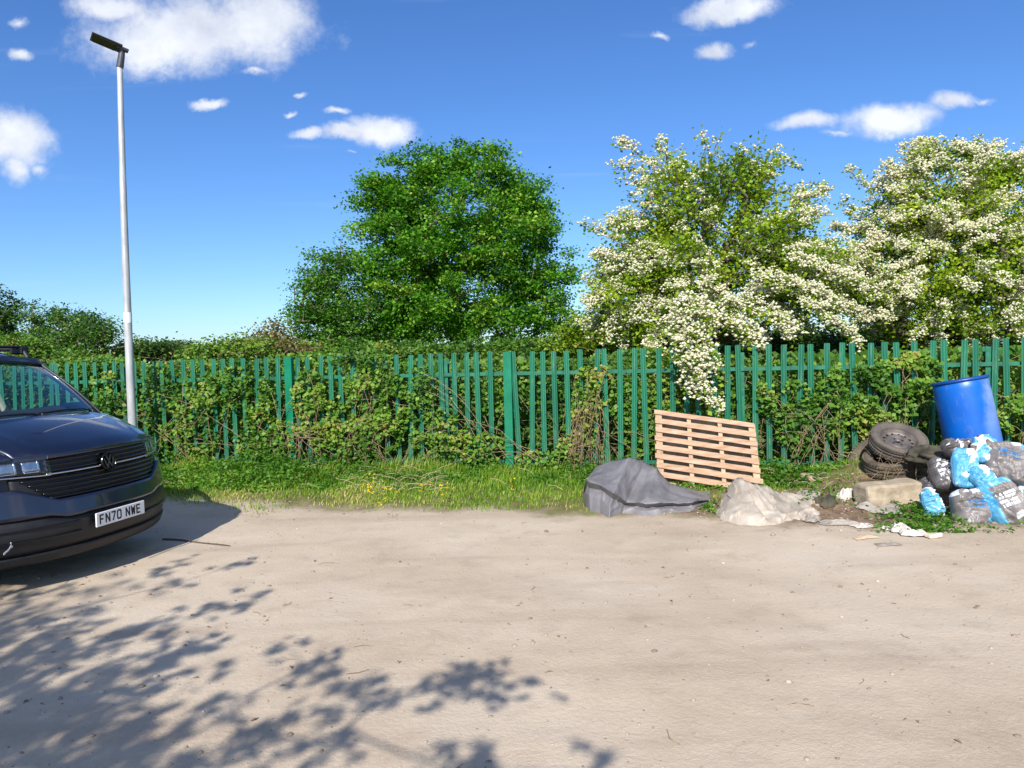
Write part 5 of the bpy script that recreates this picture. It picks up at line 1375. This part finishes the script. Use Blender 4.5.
for s in (1, -1):
    mb = MB(); mb.box((-1.42, s * 1.05, 1.24), (.13, .22, .17), bev=.035); mb.box((-1.42, s * .96, 1.19), (.06, .10, .05)); mb.build('wing_mirror', navy if s == 1 else navy, van, local=True)
    mb = MB(); mb.box((-4.905, s * .87, 1.15), (.03, .10, .55), bev=.01); mb.build('tail_light', surf('tail_light_red', lin(140, 10, 12), lin(160, 16, 16), 5, .2), van, local=True)
    for x in (-1.96, -3.1):
        mb = MB(); mb.box((x, s * .956, 1.0), (.16, .02, .03), bev=.006); mb.build('door_handle', blk, van, local=True)
    for xw in (-.98, -3.98):
        mb = MB(); Mw = Matrix.Translation((xw, s * .84, .33)) @ Matrix.Rotation(R(90) * -s, 4, 'X')
        mb.lathe([(.20, -.1), (.30, -.1), (.325, -.08), (.33, -.03), (.33, .06), (.315, .105), (.27, .118), (.215, .11), (.205, .09)], 40, Mw); wh = mb.build('wheel', rub, van, smooth=True, local=True)
        mb = MB(); mb.lathe([(.205, .09), (.20, .07), (.05, .05), (.0, .06)], 30, Mw)
        for k in range(5): mb.box((.13, 0, .075), (.15, .05, .03), Mw @ Matrix.Rotation(k * 2 * math.pi / 5, 4, 'Z'), bev=.008)
        mb.build('wheel_rim', silver, wh, local=True)
        mb = MB(); n_ = 26
        for k in range(n_):
            t0_, t1_ = math.pi * k / n_, math.pi * (k + 1) / n_
            q = [(xw + r_ * math.cos(t), s * .957, .33 + r_ * math.sin(t)) for r_, t in ((.345, t0_), (.40, t0_), (.40, t1_), (.345, t1_))]; mb.add(q + [(a, s * .935, c2) for a, _, c2 in q], [(0, 1, 2, 3), (7, 6, 5, 4), (0, 4, 5, 1), (2, 6, 7, 3), (3, 7, 4, 0), (1, 5, 6, 2)])
        mb.lathe([(.345, .10), (0, .10)], 30, Mw) if False else None
        mb.build('wheel_arch', blk, van, local=True)
# inside: dashboard, steering wheel, seats
V, Fs = grid_surf(lambda u, v: Vector((-.98 - .17 * (2 * u - 1) ** 2 - .42 * v, (-1 + 2 * u) * .80, 1.262 + .05 * math.sin(v * 3.1))), 16, 6, .05, (0, 0, 1)); vm('dashboard', V, Fs, interior)
mb = MB(); Ms = Matrix.Translation((-1.50, -.42, 1.37)) @ Matrix.Rotation(R(-62), 4, 'Y')
ring = [Ms @ Vector((.185 * math.cos(t), .185 * math.sin(t), 0)) for t in np.linspace(0, 2 * math.pi, 33)]; mb.tube(ring, .014, 8, False); mb.box((0, 0, -.01), (.06, .34, .03), Ms); mb.build('steering_wheel', interior, van, local=True)
for y in (-.42, .42):
    mb = MB(); mb.box((-2.05, y, 1.38), (.12, .44, .42), Matrix(), bev=.05); mb.box((-2.10, y, 1.68), (.09, .24, .17), Matrix(), bev=.035); mb.build('seat', interior, van, local=True)
mb = MB(); mb.tube([wsp(.5, .99) + Vector((-.05, 0, -.02)), wsp(.5, .86) + Vector((-.08, 0, 0))], .01, 6); mb.box(tuple(wsp(.5, .82) + Vector((-.09, 0, 0))), (.03, .22, .07), bev=.012); mb.build('mirror', interior, van, local=True)
